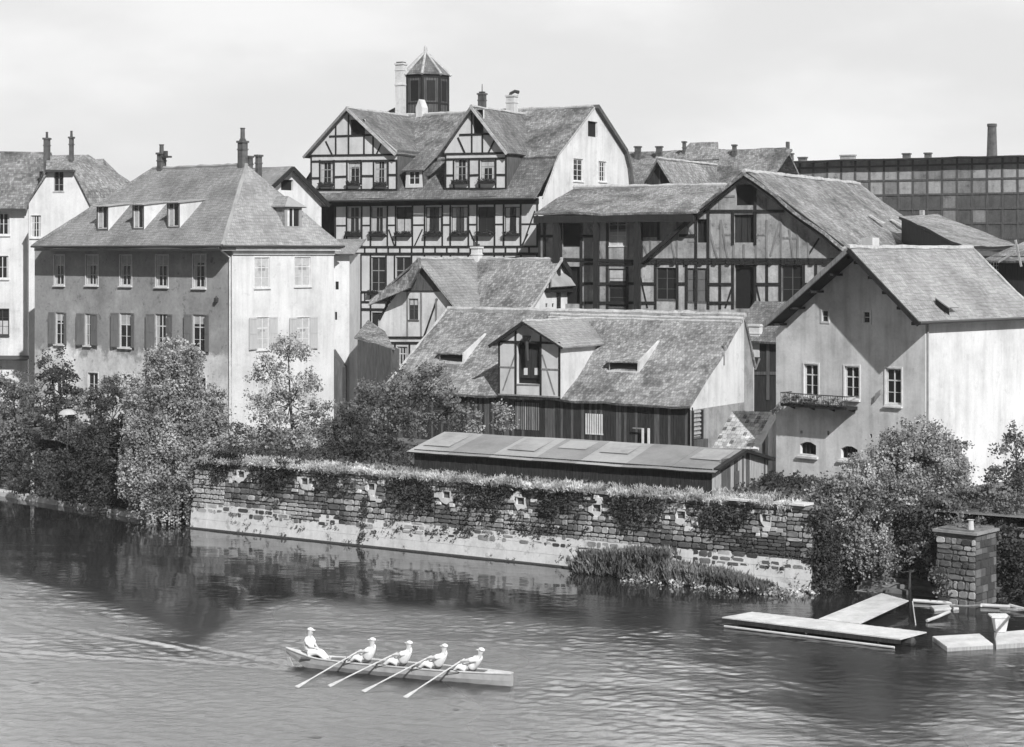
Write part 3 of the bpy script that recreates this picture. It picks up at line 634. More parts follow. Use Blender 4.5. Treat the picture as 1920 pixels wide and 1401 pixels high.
m_.prism([(0, 0, zE), (0, 10, zE), (0, 5, zT-.1)], (-.05, 0, 0), 'brick')
m_.build('roof', B1)
m_ = MB(); z5 = fr.fy(20, 668).z; m_.slab([(xl, -1.0, z5-.2), (.3, -1.0, z5-.2), (.3, 0, z5+.05), (xl, 0, z5+.05)], .08, 'iron', 3, 2, .01); m_.build('canopy', B1)
fr = Fr(54, 148, -30000, GZ)
B2 = froot(fr, 'clipped_gable_house', 'white gabled house with clipped peak and mottled roof behind the hip-roofed house', 'house')
q = lambda x, y, d=0: (fr.fy(x, y, d).x, fr.fy(x, y, d).z)
a0, a1, a2, a3 = q(54, 376), q(93, 316), q(137, 316), q(176, 396); xe = a3[0]
r1_, r2_ = fr.rF(101, 321, 119, 359), fr.rF(58, 404, 77, 445)
m_ = MB(**front()); m_.wall([(a0[0], 0), (xe+2, 0), (xe+2, a3[1]-1.5), a3, a2, a1, a0], [r1_, r2_], 'white'); m_.build('gable_wall', B2)
window(B2, front(), r1_, 2, 3, 'sash', 0, .05); window(B2, front(), r2_, 2, 3, 'paint', .04, .12, 's')
def V3(p, y): return (p[0], y, p[1])
m_ = MB(); pk = q(112, 286, 3)
rr, rl, re = q(165, 290, 5), q(60, 292, 5), q(232, 352, 3)
m_.slab([V3(a0, -.25), V3(a0, 10), (rl[0]+.6, 5.5, rl[1]), (a1[0], -.25, a1[1])], .12, 'tileD', amp=.03)
m_.slab([(a3[0]+.1, -.25, a3[1]-.05), (a3[0]+6, 6, a3[1]-.6), (rr[0], 5, rr[1]), (a2[0], -.25, a2[1])], .12, 'tileD', amp=.03, seed=4)
m_.slab([(a2[0], -.2, a2[1]), (rr[0], 5, rr[1]), (rl[0]+1, 5, rl[1]), (a1[0], -.2, a1[1])], .1, 'tileD', 4, 4, amp=.03, seed=5)
m_.slab([(a1[0]-.15, -.45, a1[1]-.12), (a2[0]+.15, -.45, a2[1]-.12), (pk[0]+.5, 1.2, pk[1]-.7), (pk[0]-.4, 1.2, pk[1]-.7)], .1, 'tileD', 3, 3, amp=.01)
m_.box(a1[0]-.2, a2[0]+.2, -.5, -.02, a1[1]-.3, a1[1]-.13, 'iron')
rb2 = m_.build('roof', B2)
for px, y0, y1, w_ in ((88, 306, 262, .42), (134, 294, 260, .26)):
    p = fr.fy(px, y0, 2.5); q_ = fr.fy(px, y1, 2.5); chimney(rb2, p.x, 2.5, p.z-1, q_.z, w_, .4, 'brick', 1)
fr2 = Fr(60, 165, -30000, GZ)
B3 = froot(fr2, 'far_roof_house', 'mottled roof rising behind the clipped gable at far left', 'house')
p0, p1, p2, p3 = fr2.fy(38, 400), fr2.fy(236, 400), fr2.fy(195, 300, 5), fr2.fy(48, 296, 5)
m_ = MB(); m_.slab([p0, p1, p2, p3], .15, 'tileD', seed=9, amp=.08); m_.slab([p0+Vector((0, 10, 0)), p1+Vector((0, 10, 0)), p2, p3], .15, 'tileD', 4, 4); m_.slab([p1, p1+Vector((0, 10, 0)), p2+Vector((.05, 0, 0)), p2], .15, 'tileD', 4, 4); m_.build('roof', B3)
m_ = MB(); m_.box(p0.x+.4, p1.x-.4, .5, 9.5, 0, p0.z-.1, 'white'); m_.build('wall', B3)

# ------------------------------------------------------------------ C  white gabled house between
fr = Fr(541, 141, -4000, GZ)
C1 = froot(fr, 'narrow_gable_house', 'narrow white gable with dark bargeboard squeezed behind the hip-roofed house', 'house')
q = lambda x, y: (fr.fx(x, y).y, fr.fx(x, y).z)
ap, er = q(541, 316), q(606, 384); el = (2*ap[0]-er[0], er[1]); hr = fr.rX(527, 337, 550, 357); LW = -9
m_ = MB(**right()); m_.wall([(el[0]+.3, 0), (er[0]-.2, 0), (er[0]-.2, er[1]+.1), ap, (el[0]+.3, el[1]+.1)], [hr], 'white'); opening(m_, hr)
m_.box(LW, -.01, el[0]+.3, el[0]+.35, 0, el[1], 'white'); m_.box(LW, -.01, er[0]-.25, er[0]-.2, 0, er[1], 'white'); m_.build('gable_wall', C1)
m_ = MB()
for s_, e_ in ((1, er), (-1, el)): m_.slab([(LW, e_[0]+.15*s_, e_[1]), (.4, e_[0]+.15*s_, e_[1]), (.4, ap[0], ap[1]+.12), (LW, ap[0], ap[1]+.12)], .15, 'tileA', seed=s_)
m_.build('roof', C1)
m_ = MB(**right(.42)); m_.beam(ap, (er[0]+.2, er[1]-.1), .34, 'timber', .06); m_.beam(ap, (el[0]-.2, el[1]-.1), .3, 'timber', .08); m_.build('bargeboard', C1)
fr = Fr(655, 137, -30000, GZ)
C2 = froot(fr, 'narrow_white_annex', 'slim white annex standing between hip-roofed house and timbered house', 'house')
zt = fr.fy(640, 476).z; xl = fr.fy(598, 476).x
h1_, h2_ = fr.rF(629, 528, 635, 543), fr.rF(628, 585, 632, 600)
m_ = MB(**front()); m_.wall([(xl, 0), (0, 0), (0, zt), (xl, zt)], [h1_, h2_], 'white', .12); opening(m_, h1_, 'dark', -.1); opening(m_, h2_, 'dark', -.1); m_.box(-.01, 0, .01, 4, 0, zt, 'white'); m_.build('wall', C2)
m_ = MB(); m_.slab([(xl, -.45, zt), (.4, -.45, zt), (.4, 4, zt+1.1), (xl, 4, zt+1.1)], .12, 'tileA2', 3, 3); m_.box(xl, .4, -.5, -.44, zt-.12, zt-.01, 'iron'); m_.build('roof', C2)
# small flower pot bracket
fr3 = fr
m_ = MB(**front()); r = fr.rF(629, 655, 650, 742); m_.wall([(r[0], 0), (r[1], 0), (r[1], r[3]-1.2), (r[0], r[3])], [], 'board'); 
m_.prism([(r[0], -.02, 0), (r[1], -.02, 0), (r[1], -.02, r[3]-1.2), (r[0], -.02, r[3])], (0, -1.5, 0), 'board')
o = m_.build('lean_to'); o.location = fr.o; o.rotation_euler = (0, 0, fr.rz); tag(o, 'dark boarded lean-to against the slim white annex', 'shed')

# ------------------------------------------------------------------ D  tall timbered house with two gables
def V3(p, y): return (p[0], y, p[1])
fr = Fr(1010, 145, -5825, GZ)
D_ = froot(fr, 'timbered_mansion', 'tall black and white timbered house with two steep gables and white end wall', 'house')
q = lambda x, y, d=0: (fr.fy(x, y, d).x, fr.fy(x, y, d).z)
g = lambda x, y: (fr.fx(x, y).y, fr.fx(x, y).z)
XL = fr.fy(556, 300).x; XF = fr.fy(627, 420).x; zS = q(800, 374)[1]      # wall top under the skirt roof
def band(x0, x1, y0, y1): return fr.rF(x0, y0, x1, y1)
mid = [band(a, b, 388, 439) for a, b in ((651, 677), (696, 725), (743, 772), (798, 828), (846, 877), (896, 926), (946, 975))]
low = [band(a, b, 482, 546) for a, b in ((655, 675), (696, 722), (742, 770), (797, 826), (846, 876), (896, 925), (946, 974))]
low2 = [band(a, b, 586, 640) for a, b in ((654, 675), (697, 722), (742, 770))]
m_ = MB(**front()); m_.wall([(XF, 0), (0, 0), (0, zS), (XF, zS)], mid+low+low2, 'infill', .2)
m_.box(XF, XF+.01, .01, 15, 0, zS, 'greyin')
m_.build('front_wall', D_)
for i, r in enumerate(mid): window(D_, front(), r, 2, 3, 'sash' if i < 2 else 'timber', 0, 0, ('s', 's', 'f', 's', 's', '', 's')[i], split=[.62])
for i, r in enumerate(low): window(D_, front(), r, 2, 4, 'sash', 0, .1, 'f' if i == 0 else '', split=[.25, .6])
for i, r in enumerate(low2): window(D_, front(), r, 2, 2, 'timber', 0, .1, '')
t = MB(**front()); X = lambda p: q(p, 420)[0]; Z = lambda p: q(800, p)[1]
for p in (629, 650, 678.5, 695, 726.5, 742, 773.5, 796.5, 829.5, 844.5, 878.5, 894.5, 927.5, 944.5, 976.5, 1007.5): t.beam((X(p), Z(380)), (X(p), Z(465)), .13, 'timber')
for p in (654, 677, 695, 724, 740, 772, 796, 828, 845, 878, 895, 927, 945, 977, 1007): t.beam((X(p), Z(476)), (X(p), 0), .13, 'timber')
for y, w_ in ((381, .38), (463, .16), (476, .2), (549, .16), (568, .16), (582, .2)): t.beam((XF, Z(y)), (.02, Z(y)), w_, 'timber', .05)
for a, b in ((631, 650), (678, 695), (727, 742), (774, 796), (830, 844), (879, 894), (928, 944), (977, 1007)): t.beam((X(a), Z(422)), (X(b), Z(422)), .12, 'timber', .02)
for a, b in ((651, 677), (696, 725), (743, 772), (798, 828), (846, 877), (896, 926), (946, 975)): t.beam((X(a), Z(442)), (X(b), Z(442)), .14, 'timber', .02)
for a, b, c_, d in ((641, 462, 650, 430), (729, 430, 740, 462), (777, 462, 792, 430), (880, 432, 892, 460), (979, 464, 1003, 398), (978, 462, 990, 440)): t.beam((X(a), Z(b)), (X(c_), Z(d)), .11, 'timber', .02)
for p in range(640, 1005, 22): t.beam((X(p), Z(464)), (X(p), Z(475)), .14, 'timber', .02); t.beam((X(p), Z(550)), (X(p), Z(567)), .1, 'timber', .02)
t.build('timber_frame', D_)
# skirt roof
s_ = MB(); zk0, zk1 = Z(375), Z(357); XS = fr.fy(600, 370).x
s_.slab([(XS, -1.0, zk0), (.15, -1.0, zk0), (.15, 0, zk1), (XS, 0, zk1)], .12, 'tileB', amp=.05); s_.tube([(XS, -1.08, zk0), (.15, -1.08, zk0-.05)], .07, 'iron', 8)
s_.box(XS, .1, -.8, -.08, zS+.02, zS+.12, 'timber')
s_.build('skirt_roof', D_)
# storey in the roof: mansard + ridge
ap = g(1108, 200); dep = 2*ap[0]; lk = g(1046, 284); ef = g(1010, 370); rk = (dep-lk[0], lk[1])
zR = ap[1]; yR = ap[0]; yK, zK = lk; zE = zk1+.1
rf = MB()
rf.slab([(XL, .25, zE-.2), (.1, -.3, zE-.35), (.1, yK, zK), (XL, yK, zK)], .15, 'tileB', amp=.05)
rf.slab([(XL, yK-.75, zK-.42), (.15, yK-.75, zK-.42), (.15, yR, zR), (XL, yR, zR-.2)], .2, 'tileD', amp=.07, seed=3)
rf.slab([(XL, dep-yK+.2, zK-.1), (.15, dep-yK+.2, zK-.1), (.15, yR, zR), (XL, yR, zR-.2)], .15, 'tileB', 6, 6, seed=5)
rf.slab([(XL, dep, zE), (.15, dep, zE), (.15, dep-yK, zK), (XL, dep-yK, zK)], .15, 'tileB', 6, 3, seed=6)
rf.ridge((XL, yR, zR-.15), (.2, yR, zR+.03), .14, 'ridge')
rf.poly([(XL, .2, 0), (XL, dep, 0), (XL, dep, zE), (XL, dep-yK, zK), (XL, yR, zR-.2), (XL, yK, zK), (XL, .2, zE)], 'board')
roofD = rf.build('roof', D_)
# end gable: flared outline read from the picture
outl = [g(1010, 640), g(1010, 372), g(1017, 352), g(1026, 330), g(1034, 306), g(1041, 290), g(1052, 276), g(1108, 202), g(1162, 284), g(1170, 315), g(1174, 352)]
dd = outl[-1][0]; outl.append((dd, outl[0][1]))
h1_, h2_, h3_ = fr.rX(1069, 298, 1087, 340), fr.rX(1116, 303, 1131, 341), fr.rX(1096, 228, 1114, 257)
m_ = MB(O=(.3, 0, 0), a=(0, 1, 0), n=(1, 0, 0)); m_.wall(outl, [h1_, h2_, h3_], 'white', .2)
h4 = [h3_]; opening(m_, h3_, 'dark', -.19); m_.build('end_wall', D_)
AX = dict(O=(.3, 0, 0), a=(0, 1, 0), n=(1, 0, 0))
window(D_, AX, h1_, 2, 4, 'paint', 0, .08, fw=.09); window(D_, AX, h2_, 2, 4, 'paint', 0, .08, 's', fw=.09)
b_ = MB(O=(.32, 0, 0), a=(0, 1, 0), n=(1, 0, 0)); k = outl[7:11]
for a_, c_ in zip(k, k[1:]): b_.beam((a_[0]+.15, a_[1]+.1), (c_[0]+.15, c_[1]+.05), .34, 'board', .3, -.4)
for a_, c_ in zip(outl[1:8], outl[2:8]): b_.beam(a_, c_, .1, 'ridge', .04)
b_.build('bargeboard', D_)
# the two gables
def gable(name_x0, x1, yb, apex, rl, rr, wins_, att, beams, posts):
    w0, w1 = q(name_x0, 320)[0], q(x1, 320)[0]; zb = zk1-.1; a_ = q(*apex); l_ = q(*rl); r_ = q(*rr)
    outline = [(w0, zb), (w1, zb), (w1, l_[1]+.15), (a_[0], a_[1]-.12), (w0, l_[1]+.15)]
    hs = [fr.rF(*w_) for w_ in wins_]; ha = fr.rF(*att)
    m_ = MB(**front(-.02)); m_.wall(outline, hs+[ha], 'infill', .2); opening(m_, ha, 'dark', -.18)
    for x in (w0, w1): m_.poly([(x, 0, zb), (x, 0, l_[1]+.2), (x, yK+.6, l_[1]+.2), (x, yK, zb+.5), (x, .5, zb)], 'board')
    gb = m_.build('gable', D_)
    for i, h in enumerate(hs): window(gb, front(-.02), h, 2, 3, 'sash', 0, .12, 'bs' if i % 2 else 's', split=[.35, .68])
    t = MB(**front(-.02))
    for a in posts: t.beam(q(a[0], a[1]), q(a[2], a[3]), .13, 'timber')
    for a in beams: t.beam(q(a[0], a[1]), q(a[2], a[3]), .15, 'timber', .05)
    t.build('timber_frame', gb)
    # roof running back into the main roof
    s = (zR-zK)/(yR-yK)
    zr_ = a_[1]; yb_ = yR if zr_ >= zR else yK+(zr_-zK)/s; ze_ = l_[1]-.15
    yv = yK+max(.2, (ze_-zK)/s)
    m_ = MB()
    for e_, sd in ((l_, 1), (r_, 2)):
        m_.slab([(e_[0], -.5, ze_), (e_[0], yv+.4, ze_), (a_[0], yb_+.3, zr_), (a_[0], -.5, zr_)], .14, 'tileB', amp=.05, seed=sd)
    m_.ridge((a_[0], -.5, zr_), (a_[0], yb_, zr_-.05), .13, 'ridge')
    m_.build('gable_roof', gb)
    bb = MB(**front(-.5))
    for e_ in (l_, r_): bb.beam((a_[0], a_[1]-.08), (e_[0], ze_-.08), .2, 'timber2' if e_ is l_ else 'ridge', .04)
    bb.build('bargeboard', gb)
    return gb
gable(582, 745, 0, (656, 203), (575, 291), (748, 288), [(601, 304, 625, 349), (653, 300, 677, 347), (703, 302, 726, 349)], (656, 224, 683, 254),
      [(583, 292, 745, 290), (583, 303, 745, 301), (583, 356, 745, 356), (618, 256, 704, 253), (584, 334, 600, 334), (627, 332, 652, 331), (678, 330, 702, 330), (727, 328, 745, 328)],
      [(584, 292, 584, 356), (600, 300, 600, 356), (627, 300, 627, 356), (651, 300, 651, 356), (678, 300, 678, 356), (701, 300, 701, 356), (728, 300, 728, 356), (744, 300, 744, 356),
       (630, 236, 630, 290), (654, 215, 654, 290), (683, 225, 683, 290), (700, 250, 700, 290), (611, 265, 623, 290), (716, 268, 706, 290)])
gable(834, 950, 0, (889, 200), (824, 288), (956, 287), [(853, 298, 878, 344), (901, 298, 928, 343)], (887, 206, 906, 250),
      [(835, 289, 950, 287), (835, 299, 950, 297), (835, 354, 950, 354), (862, 253, 926, 251), (836, 329, 851, 329), (880, 329, 899, 328), (930, 328, 949, 328)],
      [(836, 290, 836, 354), (851, 297, 851, 354), (880, 297, 880, 354), (899, 297, 899, 354), (930, 297, 930, 354), (949, 290, 949, 354),
       (885, 210, 885, 288), (905, 225, 905, 288), (859, 258, 872, 287), (930, 258, 917, 285)])
# little dormer between them
sM = (zK-zE)/(yK); 
p = fr.hit(778, 352, (0, .25, zE-.2), (0, -(zK-zE), yK)); yf = p.y-.35
x0, x1 = fr.fy(760, 340, yf).x, fr.fy(793, 340, yf).x; zb_, zt_ = fr.fy(776, 352, yf).z, fr.fy(776, 318, yf).z
m_ = MB(**front(yf)); hr = (x0+.35, x1-.3, zb_+.25, zt_-.15); m_.wall([(x0, zb_), (x1, zb_), (x1-.1, zt_), (x0+.1, zt_)], [hr], 'infill', .12); 
for x in (x0, x1): m_.poly([(x, yf, zb_), (x, yf, zt_), (x, yf+2, zt_+.9), (x, yf+2, zb_+.5)], 'tileB')
dm = m_.build('dormer', D_); window(dm, front(yf), hr, 2, 2, 'paint', 0, 0, '', ins=.06, fw=.05)
m_ = MB(); m_.slab([(x0-.2, yf-.3, zt_-.05), (x1+.2, yf-.3, zt_-.05), (x1+.5, yf+2.1, zt_+1.6), (x0+.3, yf+2.1, zt_+1.6)], .1, 'tileB', 4, 4, .02); m_.build('dormer_roof', dm)
# chimneys and stair turret
for px, y0, y1, w_, dy, mt in ((752, 215, 122, .75, .6, 'white2'), (904, 205, 178, .55, 2.4, 'brick'), (960, 222, 182, .75, -1.2, 'white2')):
    yy = yR+dy; p = fr.fy(px, y0, yy); q_ = fr.fy(px, y1, yy)
    ch = chimney(roofD, p.x, yy, p.z-1.2, q_.z, w_, w_*.9, mt, 0)
    t_ = MB()
    if px == 904: t_.tube([(p.x, yy, q_.z), (p.x, yy, q_.z+.25), (p.x, yy, q_.z+.3), (p.x, yy, q_.z+.9)], [.2, .3, .04, .03], 'iron', 8)
    elif px == 960: t_.tube([(p.x-.2, yy, q_.z), (p.x-.1, yy, q_.z+.3), (p.x+.25, yy, q_.z+.45), (p.x+.6, yy, q_.z+.35)], [.14, .14, .13, .16], 'iron', 8)
    else: t_.box(p.x-.3, p.x+.3, yy-.3, yy+.3, q_.z+.14, q_.z+.25, 'iron'); t_.box(p.x-.43, p.x+.43, yy-.4, yy+.4, q_.z-1.75, q_.z-1.6, 'white2')
    t_.build('chimney_cap', ch)
yy = yR+2.6; c0 = fr.fy(798, 180, yy); rad = (fr.fy(835, 180, yy).x-fr.fy(762, 180, yy).x)/2*1.02; zT = fr.fy(798, 143, yy).z; zA = fr.fy(797, 96, yy).z
TB = []
m_ = MB(); n = 8; zb_ = c0.z-5
ring = [(c0.x+rad*math.cos(2*math.pi*(k+.5)/n), yy+rad*math.sin(2*math.pi*(k+.5)/n)) for k in range(n)]
m_.prism([(x, y, zb_) for x, y in ring], (0, 0, zT-zb_), 'board')
for k in range(n):
    a_, b2 = Vector((*ring[k], 0)), Vector((*ring[(k+1) % n], 0)); nn = Vector(((a_+b2).x/2-c0.x, (a_+b2).y/2-yy, 0)).normalized(); dd_ = (b2-a_).normalized(); l_ = (b2-a_).length
    m_.O, m_.a, m_.n = a_, dd_, nn
    m_.beam((.06, zb_), (.06, zT), .16, 'timber', .05); m_.beam((l_-.06, zb_), (l_-.06, zT), .16, 'timber', .06); m_.beam((.1, zT-2.4), (l_-.1, zT-2.4), .14, 'timber', .05); m_.beam((.1, zT-.15), (l_-.1, zT-.15), .2, 'timber', .05)
    for j in range(1, 6): m_.beam((l_*j/6, zb_+.1), (l_*j/6, zT-.2), .03, 'timber', .02)
    if k in (5, 6, 7): m_.fbox(l_*.25, l_*.75, -.02, .03, zT-2.2, zT-.5, 'timber' if k == 6 else 'dark')
tur = m_.build('turret', D_)
m_ = MB(); R2 = rad*1.12; rg = [(c0.x+R2*math.cos(2*math.pi*(k+.5)/n), yy+R2*math.sin(2*math.pi*(k+.5)/n), zT) for k in range(n)]
for k in range(n):
    a_, b2 = Vector(rg[k]), Vector(rg[(k+1) % n]); tp = Vector((c0.x, yy, zA)); m_.poly([a_, b2, tp], 'tileB')
    m_.tube([a_, tp], [.13, .1], 'ridge', 6)
m_.poly(list(reversed(rg)), 'timber'); m_.tube([(c0.x, yy, zA-.3), (c0.x, yy, zA+.35), (c0.x, yy, zA+.5)], [.2, .14, .03], 'ridge', 8); m_.build('turret_roof', tur)
p = fr.fy(731, 212, yR+1.5); m_ = MB(); m_.prism([(p.x-.7, yR+1.5, p.z-1.5), (p.x-.5, yR+1.5, p.z+.05), (p.x+.5, yR+1.5, p.z+.45), (p.x+.6, yR+1.5, p.z-1.5)], (0, 1.5, 0), 'tileB'); m_.build('roof_hatch', roofD)
m_ = MB(); p = fr.fy(800, 208, yR+1.0); m_.prism([(p.x-.3, yR-.3, p.z-1), (p.x+.3, yR-.3, p.z-1), (p.x+.3, yR-.3, p.z+.2), (p.x, yR-.3, p.z+.9), (p.x-.3, yR-.3, p.z+.2)], (0, 1, 0), 'white2'); m_.build('chimney', roofD)
MFR = fr
def fbox_thing(fr, px0, px1, py, label, group, y=-.0, dep=.3, leafy=True):
    r = fr.rF(px0, py-4, px1, py+2, y); o = thing('flower_box', label, 'flower box', fr.wor(((r[0]+r[1])/2, y-.2, r[2])), fr.rz, group)
    w_ = (r[1]-r[0])/2; m_ = MB(); m_.box(-w_, w_, -dep/2, dep/2, 0, .22, 'timber'); m_.build('box', o)
    if leafy:
        lf = leafcloud([(Vector((random.uniform(-w_, w_), random.uniform(-.1, .05), .27)), .13, 20) for _ in range(14)], .09); leafobj('plants', lf, 'leafd', o)
    return o

# ------------------------------------------------------------------ foliage
rng = np.random.default_rng(5)
def leafcloud(clumps, size, flat=.25, up=0.0, wid=.5):
    """clumps: (centre, radius, count) -> quads as one vertex array"""
    C = np.concatenate([np.repeat(np.array([c[0]]), c[2], 0) for c in clumps]); Rr = np.concatenate([np.full(c[2], c[1]) for c in clumps]); n = len(C)
    d = rng.normal(size=(n, 3)); d *= (Rr*.55)[:, None]; d[:, 2] *= .8; P = C+d
    a = rng.normal(size=(n, 3)); a[:, 2] *= (1-flat) ; a[:, 2] += up; a /= np.linalg.norm(a, axis=1)[:, None]
    b = rng.normal(size=(n, 3)); b -= a*(a*b).sum(1)[:, None]; b /= np.linalg.norm(b, axis=1)[:, None]
    s = size*rng.uniform(.6, 1.4, n)
    a *= s[:, None]; b *= (s*wid)[:, None]
    return np.stack([P-a*.1, P+a*.5-b, P+a*1.1, P+a*.5+b], 1)
def leafobj(name, Q, mat, parent=None, loc=None, rz=None):
    n = len(Q); me = bpy.data.meshes.new(name); me.vertices.add(n*4); me.vertices.foreach_set('co', Q.reshape(-1).astype(np.float32))
    me.loops.add(n*4); me.loops.foreach_set('vertex_index', np.arange(n*4, dtype=np.int32)); me.polygons.add(n)
    me.polygons.foreach_set('loop_start', np.arange(0, n*4, 4, dtype=np.int32)); me.polygons.foreach_set('loop_total', np.full(n, 4, dtype=np.int32))
    me.materials.append(M[mat]); me.update(calc_edges=True); me.validate()
    o = bpy.data.objects.new(name, me); COL.objects.link(o)
    if parent: o.parent = parent
    if loc is not None: o.location = loc
    if rz is not None: o.rotation_euler = (0, 0, rz)
    return o
def blob_clumps(c, r, n, cr, cnt, shell=.55, zmin=-1):
    out = []
    for _ in range(n):
        v = Vector(rng.normal(size=3)).normalized()
        if v.z < zmin: v.z = abs(v.z)
        t = rng.uniform(shell, 1.0)*rng.choice([1, 1, 1.12, 1.25]); out.append((np.array((c[0]+v.x*r[0]*t, c[1]+v.y*r[1]*t, c[2]+v.z*r[2]*t)), cr*rng.uniform(.6, 1.3), int(cnt*rng.uniform(.5, 1.4))))
    return out
def tree(name, label, cat, base, blobs, mat='leaf', leaf=.13, cr=.38, cnt=42, dens=9, trunk=.16, strands=0, slen=(1, 3), group=None, sparse=1.0):
    """base: foot of the trunk (world); blobs: (px, py, D, rx px, rz px, ry metres)"""
    base = Vector(base); o = thing(name, label, cat, base, 0, group); cl = []; tb = MB(); S = []
    tips = []
    for (px, py, D, rx, rz_, ry) in blobs:
        c = W(px, py, D)-base; a, b = rx/F*D, rz_/F*D; n = max(4, int(dens*(a*b+a*ry+b*ry)*sparse)); cl += blob_clumps(c, (a, ry, b), n, cr, cnt)
        tips.append((c, a, ry, b))
        if strands:
            for _ in range(int(strands*a*ry*3)):
                an = rng.uniform(0, 6.28); rr = rng.uniform(.5, 1.05); L_ = rng.uniform(*slen); p = np.array((c.x+a*rr*math.cos(an), c.y+ry*rr*math.sin(an), c.z+b*rng.uniform(-.5, .5)))
                for k in range(int(L_/.12)): S.append((p+np.array((rng.normal()*.03, rng.normal()*.03, -k*.12)), .12, 4))
    tb.tube([(0, 0, -.3), (.03, .02, .5), tuple(tips[0][0]*.5+Vector((0, 0, -.1))), tuple(tips[0][0])], [trunk*1.5, trunk*1.1, trunk*.8, trunk*.3], 'bark', 8)
    for c, a, ry, b in tips:
        s0 = tips[0][0]*.45 if c is not tips[0][0] else tips[0][0]*.7
        tb.tube([s0, (s0+c)/2+Vector((0, 0, -.15)), c], [trunk*.6, trunk*.4, trunk*.15], 'bark', 6)
        for _ in range(7):
            v = Vector(rng.normal(size=3)).normalized(); e = c+Vector((v.x*a, v.y*ry, abs(v.z)*b))*.9
            tb.tube([s0.lerp(c, rng.uniform(.4, 1)), (c+e)/2+Vector((0, 0, .1)), e], [trunk*.25, trunk*.15, .012], 'bark', 5)
    tb.build('trunk', o, uv=False)
    Q = leafcloud(cl, leaf)
    if S: Q = np.concatenate([Q, leafcloud(S, leaf*.9)])
    leafobj('crown', Q, mat, o); return o

for i, (a, b) in enumerate(((651, 677), (696, 724), (743, 772), (798, 828), (846, 877), (896, 926), (946, 975))):
    nm = ('leftmost', 'second from left', 'third from left', 'middle', 'third from right', 'second from right', 'rightmost')[i]
    fbox_thing(MFR, a, b, 441, 'dark flower box under %s tall window of the timbered storey' % nm, 'flower boxes on the timbered house')
for a, b, y, l in ((601, 626, 349, 'left window of the left gable'), (653, 677, 347, 'middle window of the left gable'), (703, 726, 349, 'right window of the left gable'), (850, 880, 344, 'left window of the right gable'), (899, 930, 343, 'right window of the right gable')):
    fbox_thing(MFR, a, b, y, 'dark flower box below the '+l, 'flower boxes on the timbered house')
fbox_thing(MFR, 693, 724, 552, 'dark flower box two storeys down, just left of the tiled gable tip', 'flower boxes on the timbered house')

# ------------------------------------------------------------------ J  long timber warehouse with covered gallery
fr = Fr(1012, 142.5, -6000, GZ)
J = froot(fr, 'timber_warehouse', 'long dilapidated timbered warehouse with posts and steep gable at its right', 'warehouse')
q = lambda x, y, d=0: (fr.fy(x, y, d).x, fr.fy(x, y, d).z)
ze = q(1200, 398)[1]; xr = q(1600, 480)[0]; ap = q(1393, 322); le = q(1203, 488); re = q(1580, 468)
hu = [(1053, 412, 1089, 463), (1141, 412, 1174, 461), (1203, 412, 1234, 445), (1306, 411, 1327, 455), (1376, 402, 1415, 455)]
hl = [(1059, 500, 1088, 570), (1141, 504, 1175, 576), (1231, 502, 1269, 562), (1288, 503, 1327, 566), (1377, 497, 1414, 579), (1466, 497, 1505, 566)]
ha = (1379, 346, 1415, 385)
H1 = [fr.rF(*h) for h in hu]; H2 = [fr.rF(*h) for h in hl]; HA = fr.rF(*ha)
xg0 = q(1308, 400)[0]
zr_at = lambda x: ap[1]-(x-ap[0])*(ap[1]-re[1])/(re[0]-ap[0])
m_ = MB(**front()); m_.wall([(.3, 0), (xr, 0), (xr, zr_at(xr)), (ap[0], ap[1]-.1), (xg0, ze-.1), (.3, ze-.1)], H1+H2+[HA], 'dull', .3)
for r in (H1[0], H1[2], H1[3], H1[4], HA, H2[0], H2[4]): opening(m_, r, 'dark', -.28)
m_.box(xr-.01, xr, .01, 14, 0, zr_at(xr), 'dull'); m_.build('wall', J)
zb_ = q(1300, 489)[1]; m_ = MB(**front(-.012)); m_.wall([(q(1204, 500)[0], 0), (xr-.1, 0), (xr-.1, zb_), (q(1204, 500)[0], zb_)], [h for h in H2[2:]], 'infill2', .02); m_.build('lower_infill', J)
window(J, front(), H1[1], 2, 5, 'paint', 0, .05, 'f'); window(J, front(), H2[1], 1, 4, 'board', 0, .05, 'b')
for r in (H2[2], H2[3], H2[5]): window(J, front(), r, 2, 3, 'board', 0, .05, '', pane='hullin' if r is H2[3] else 'glass')
pb = MB(**front()); 
for i in range(3): a_ = H1[2]; pb.fbox(a_[0]+.05+i*.4, a_[0]+.42+i*.4, -.25, -.2, a_[2], a_[3]-.02, 'board')
pb.build('shutter_board', J); pb = MB(**front())
for i in range(3): a_ = H1[4]; pb.fbox(a_[0]+.05+i*.45, a_[0]+.45+i*.45, -.27, -.2-i*.02, a_[2], a_[3]-.02, 'blackbd')
pb.build('shutter_board', J)
t = MB(**front())
dk = [(1021, 412, 1021, 485), (1052, 412, 1052, 485), (1090, 412, 1090, 580), (1305, 400, 1305, 580), (1328, 400, 1328, 490), (1203, 412, 1203, 490), (1235, 412, 1235, 450),
      (1122, 412, 1122, 580), (1139, 412, 1139, 580), (1176, 500, 1176, 580), (1229, 495, 1229, 580), (1270, 495, 1270, 580), (1287, 495, 1287, 580), (1328, 495, 1328, 580), (1350, 495, 1350, 580), (1374, 490, 1374, 580), (1416, 490, 1416, 580), (1438, 495, 1438, 580), (1463, 495, 1463, 580), (1507, 495, 1507, 580), (1530, 495, 1530, 640), (1012, 412, 1012, 640),
      (1374, 398, 1374, 460), (1416, 345, 1416, 460)]
for a in dk: t.beam(q(a[0], a[1]), q(a[2], a[3]), .2, 'timber', .05)
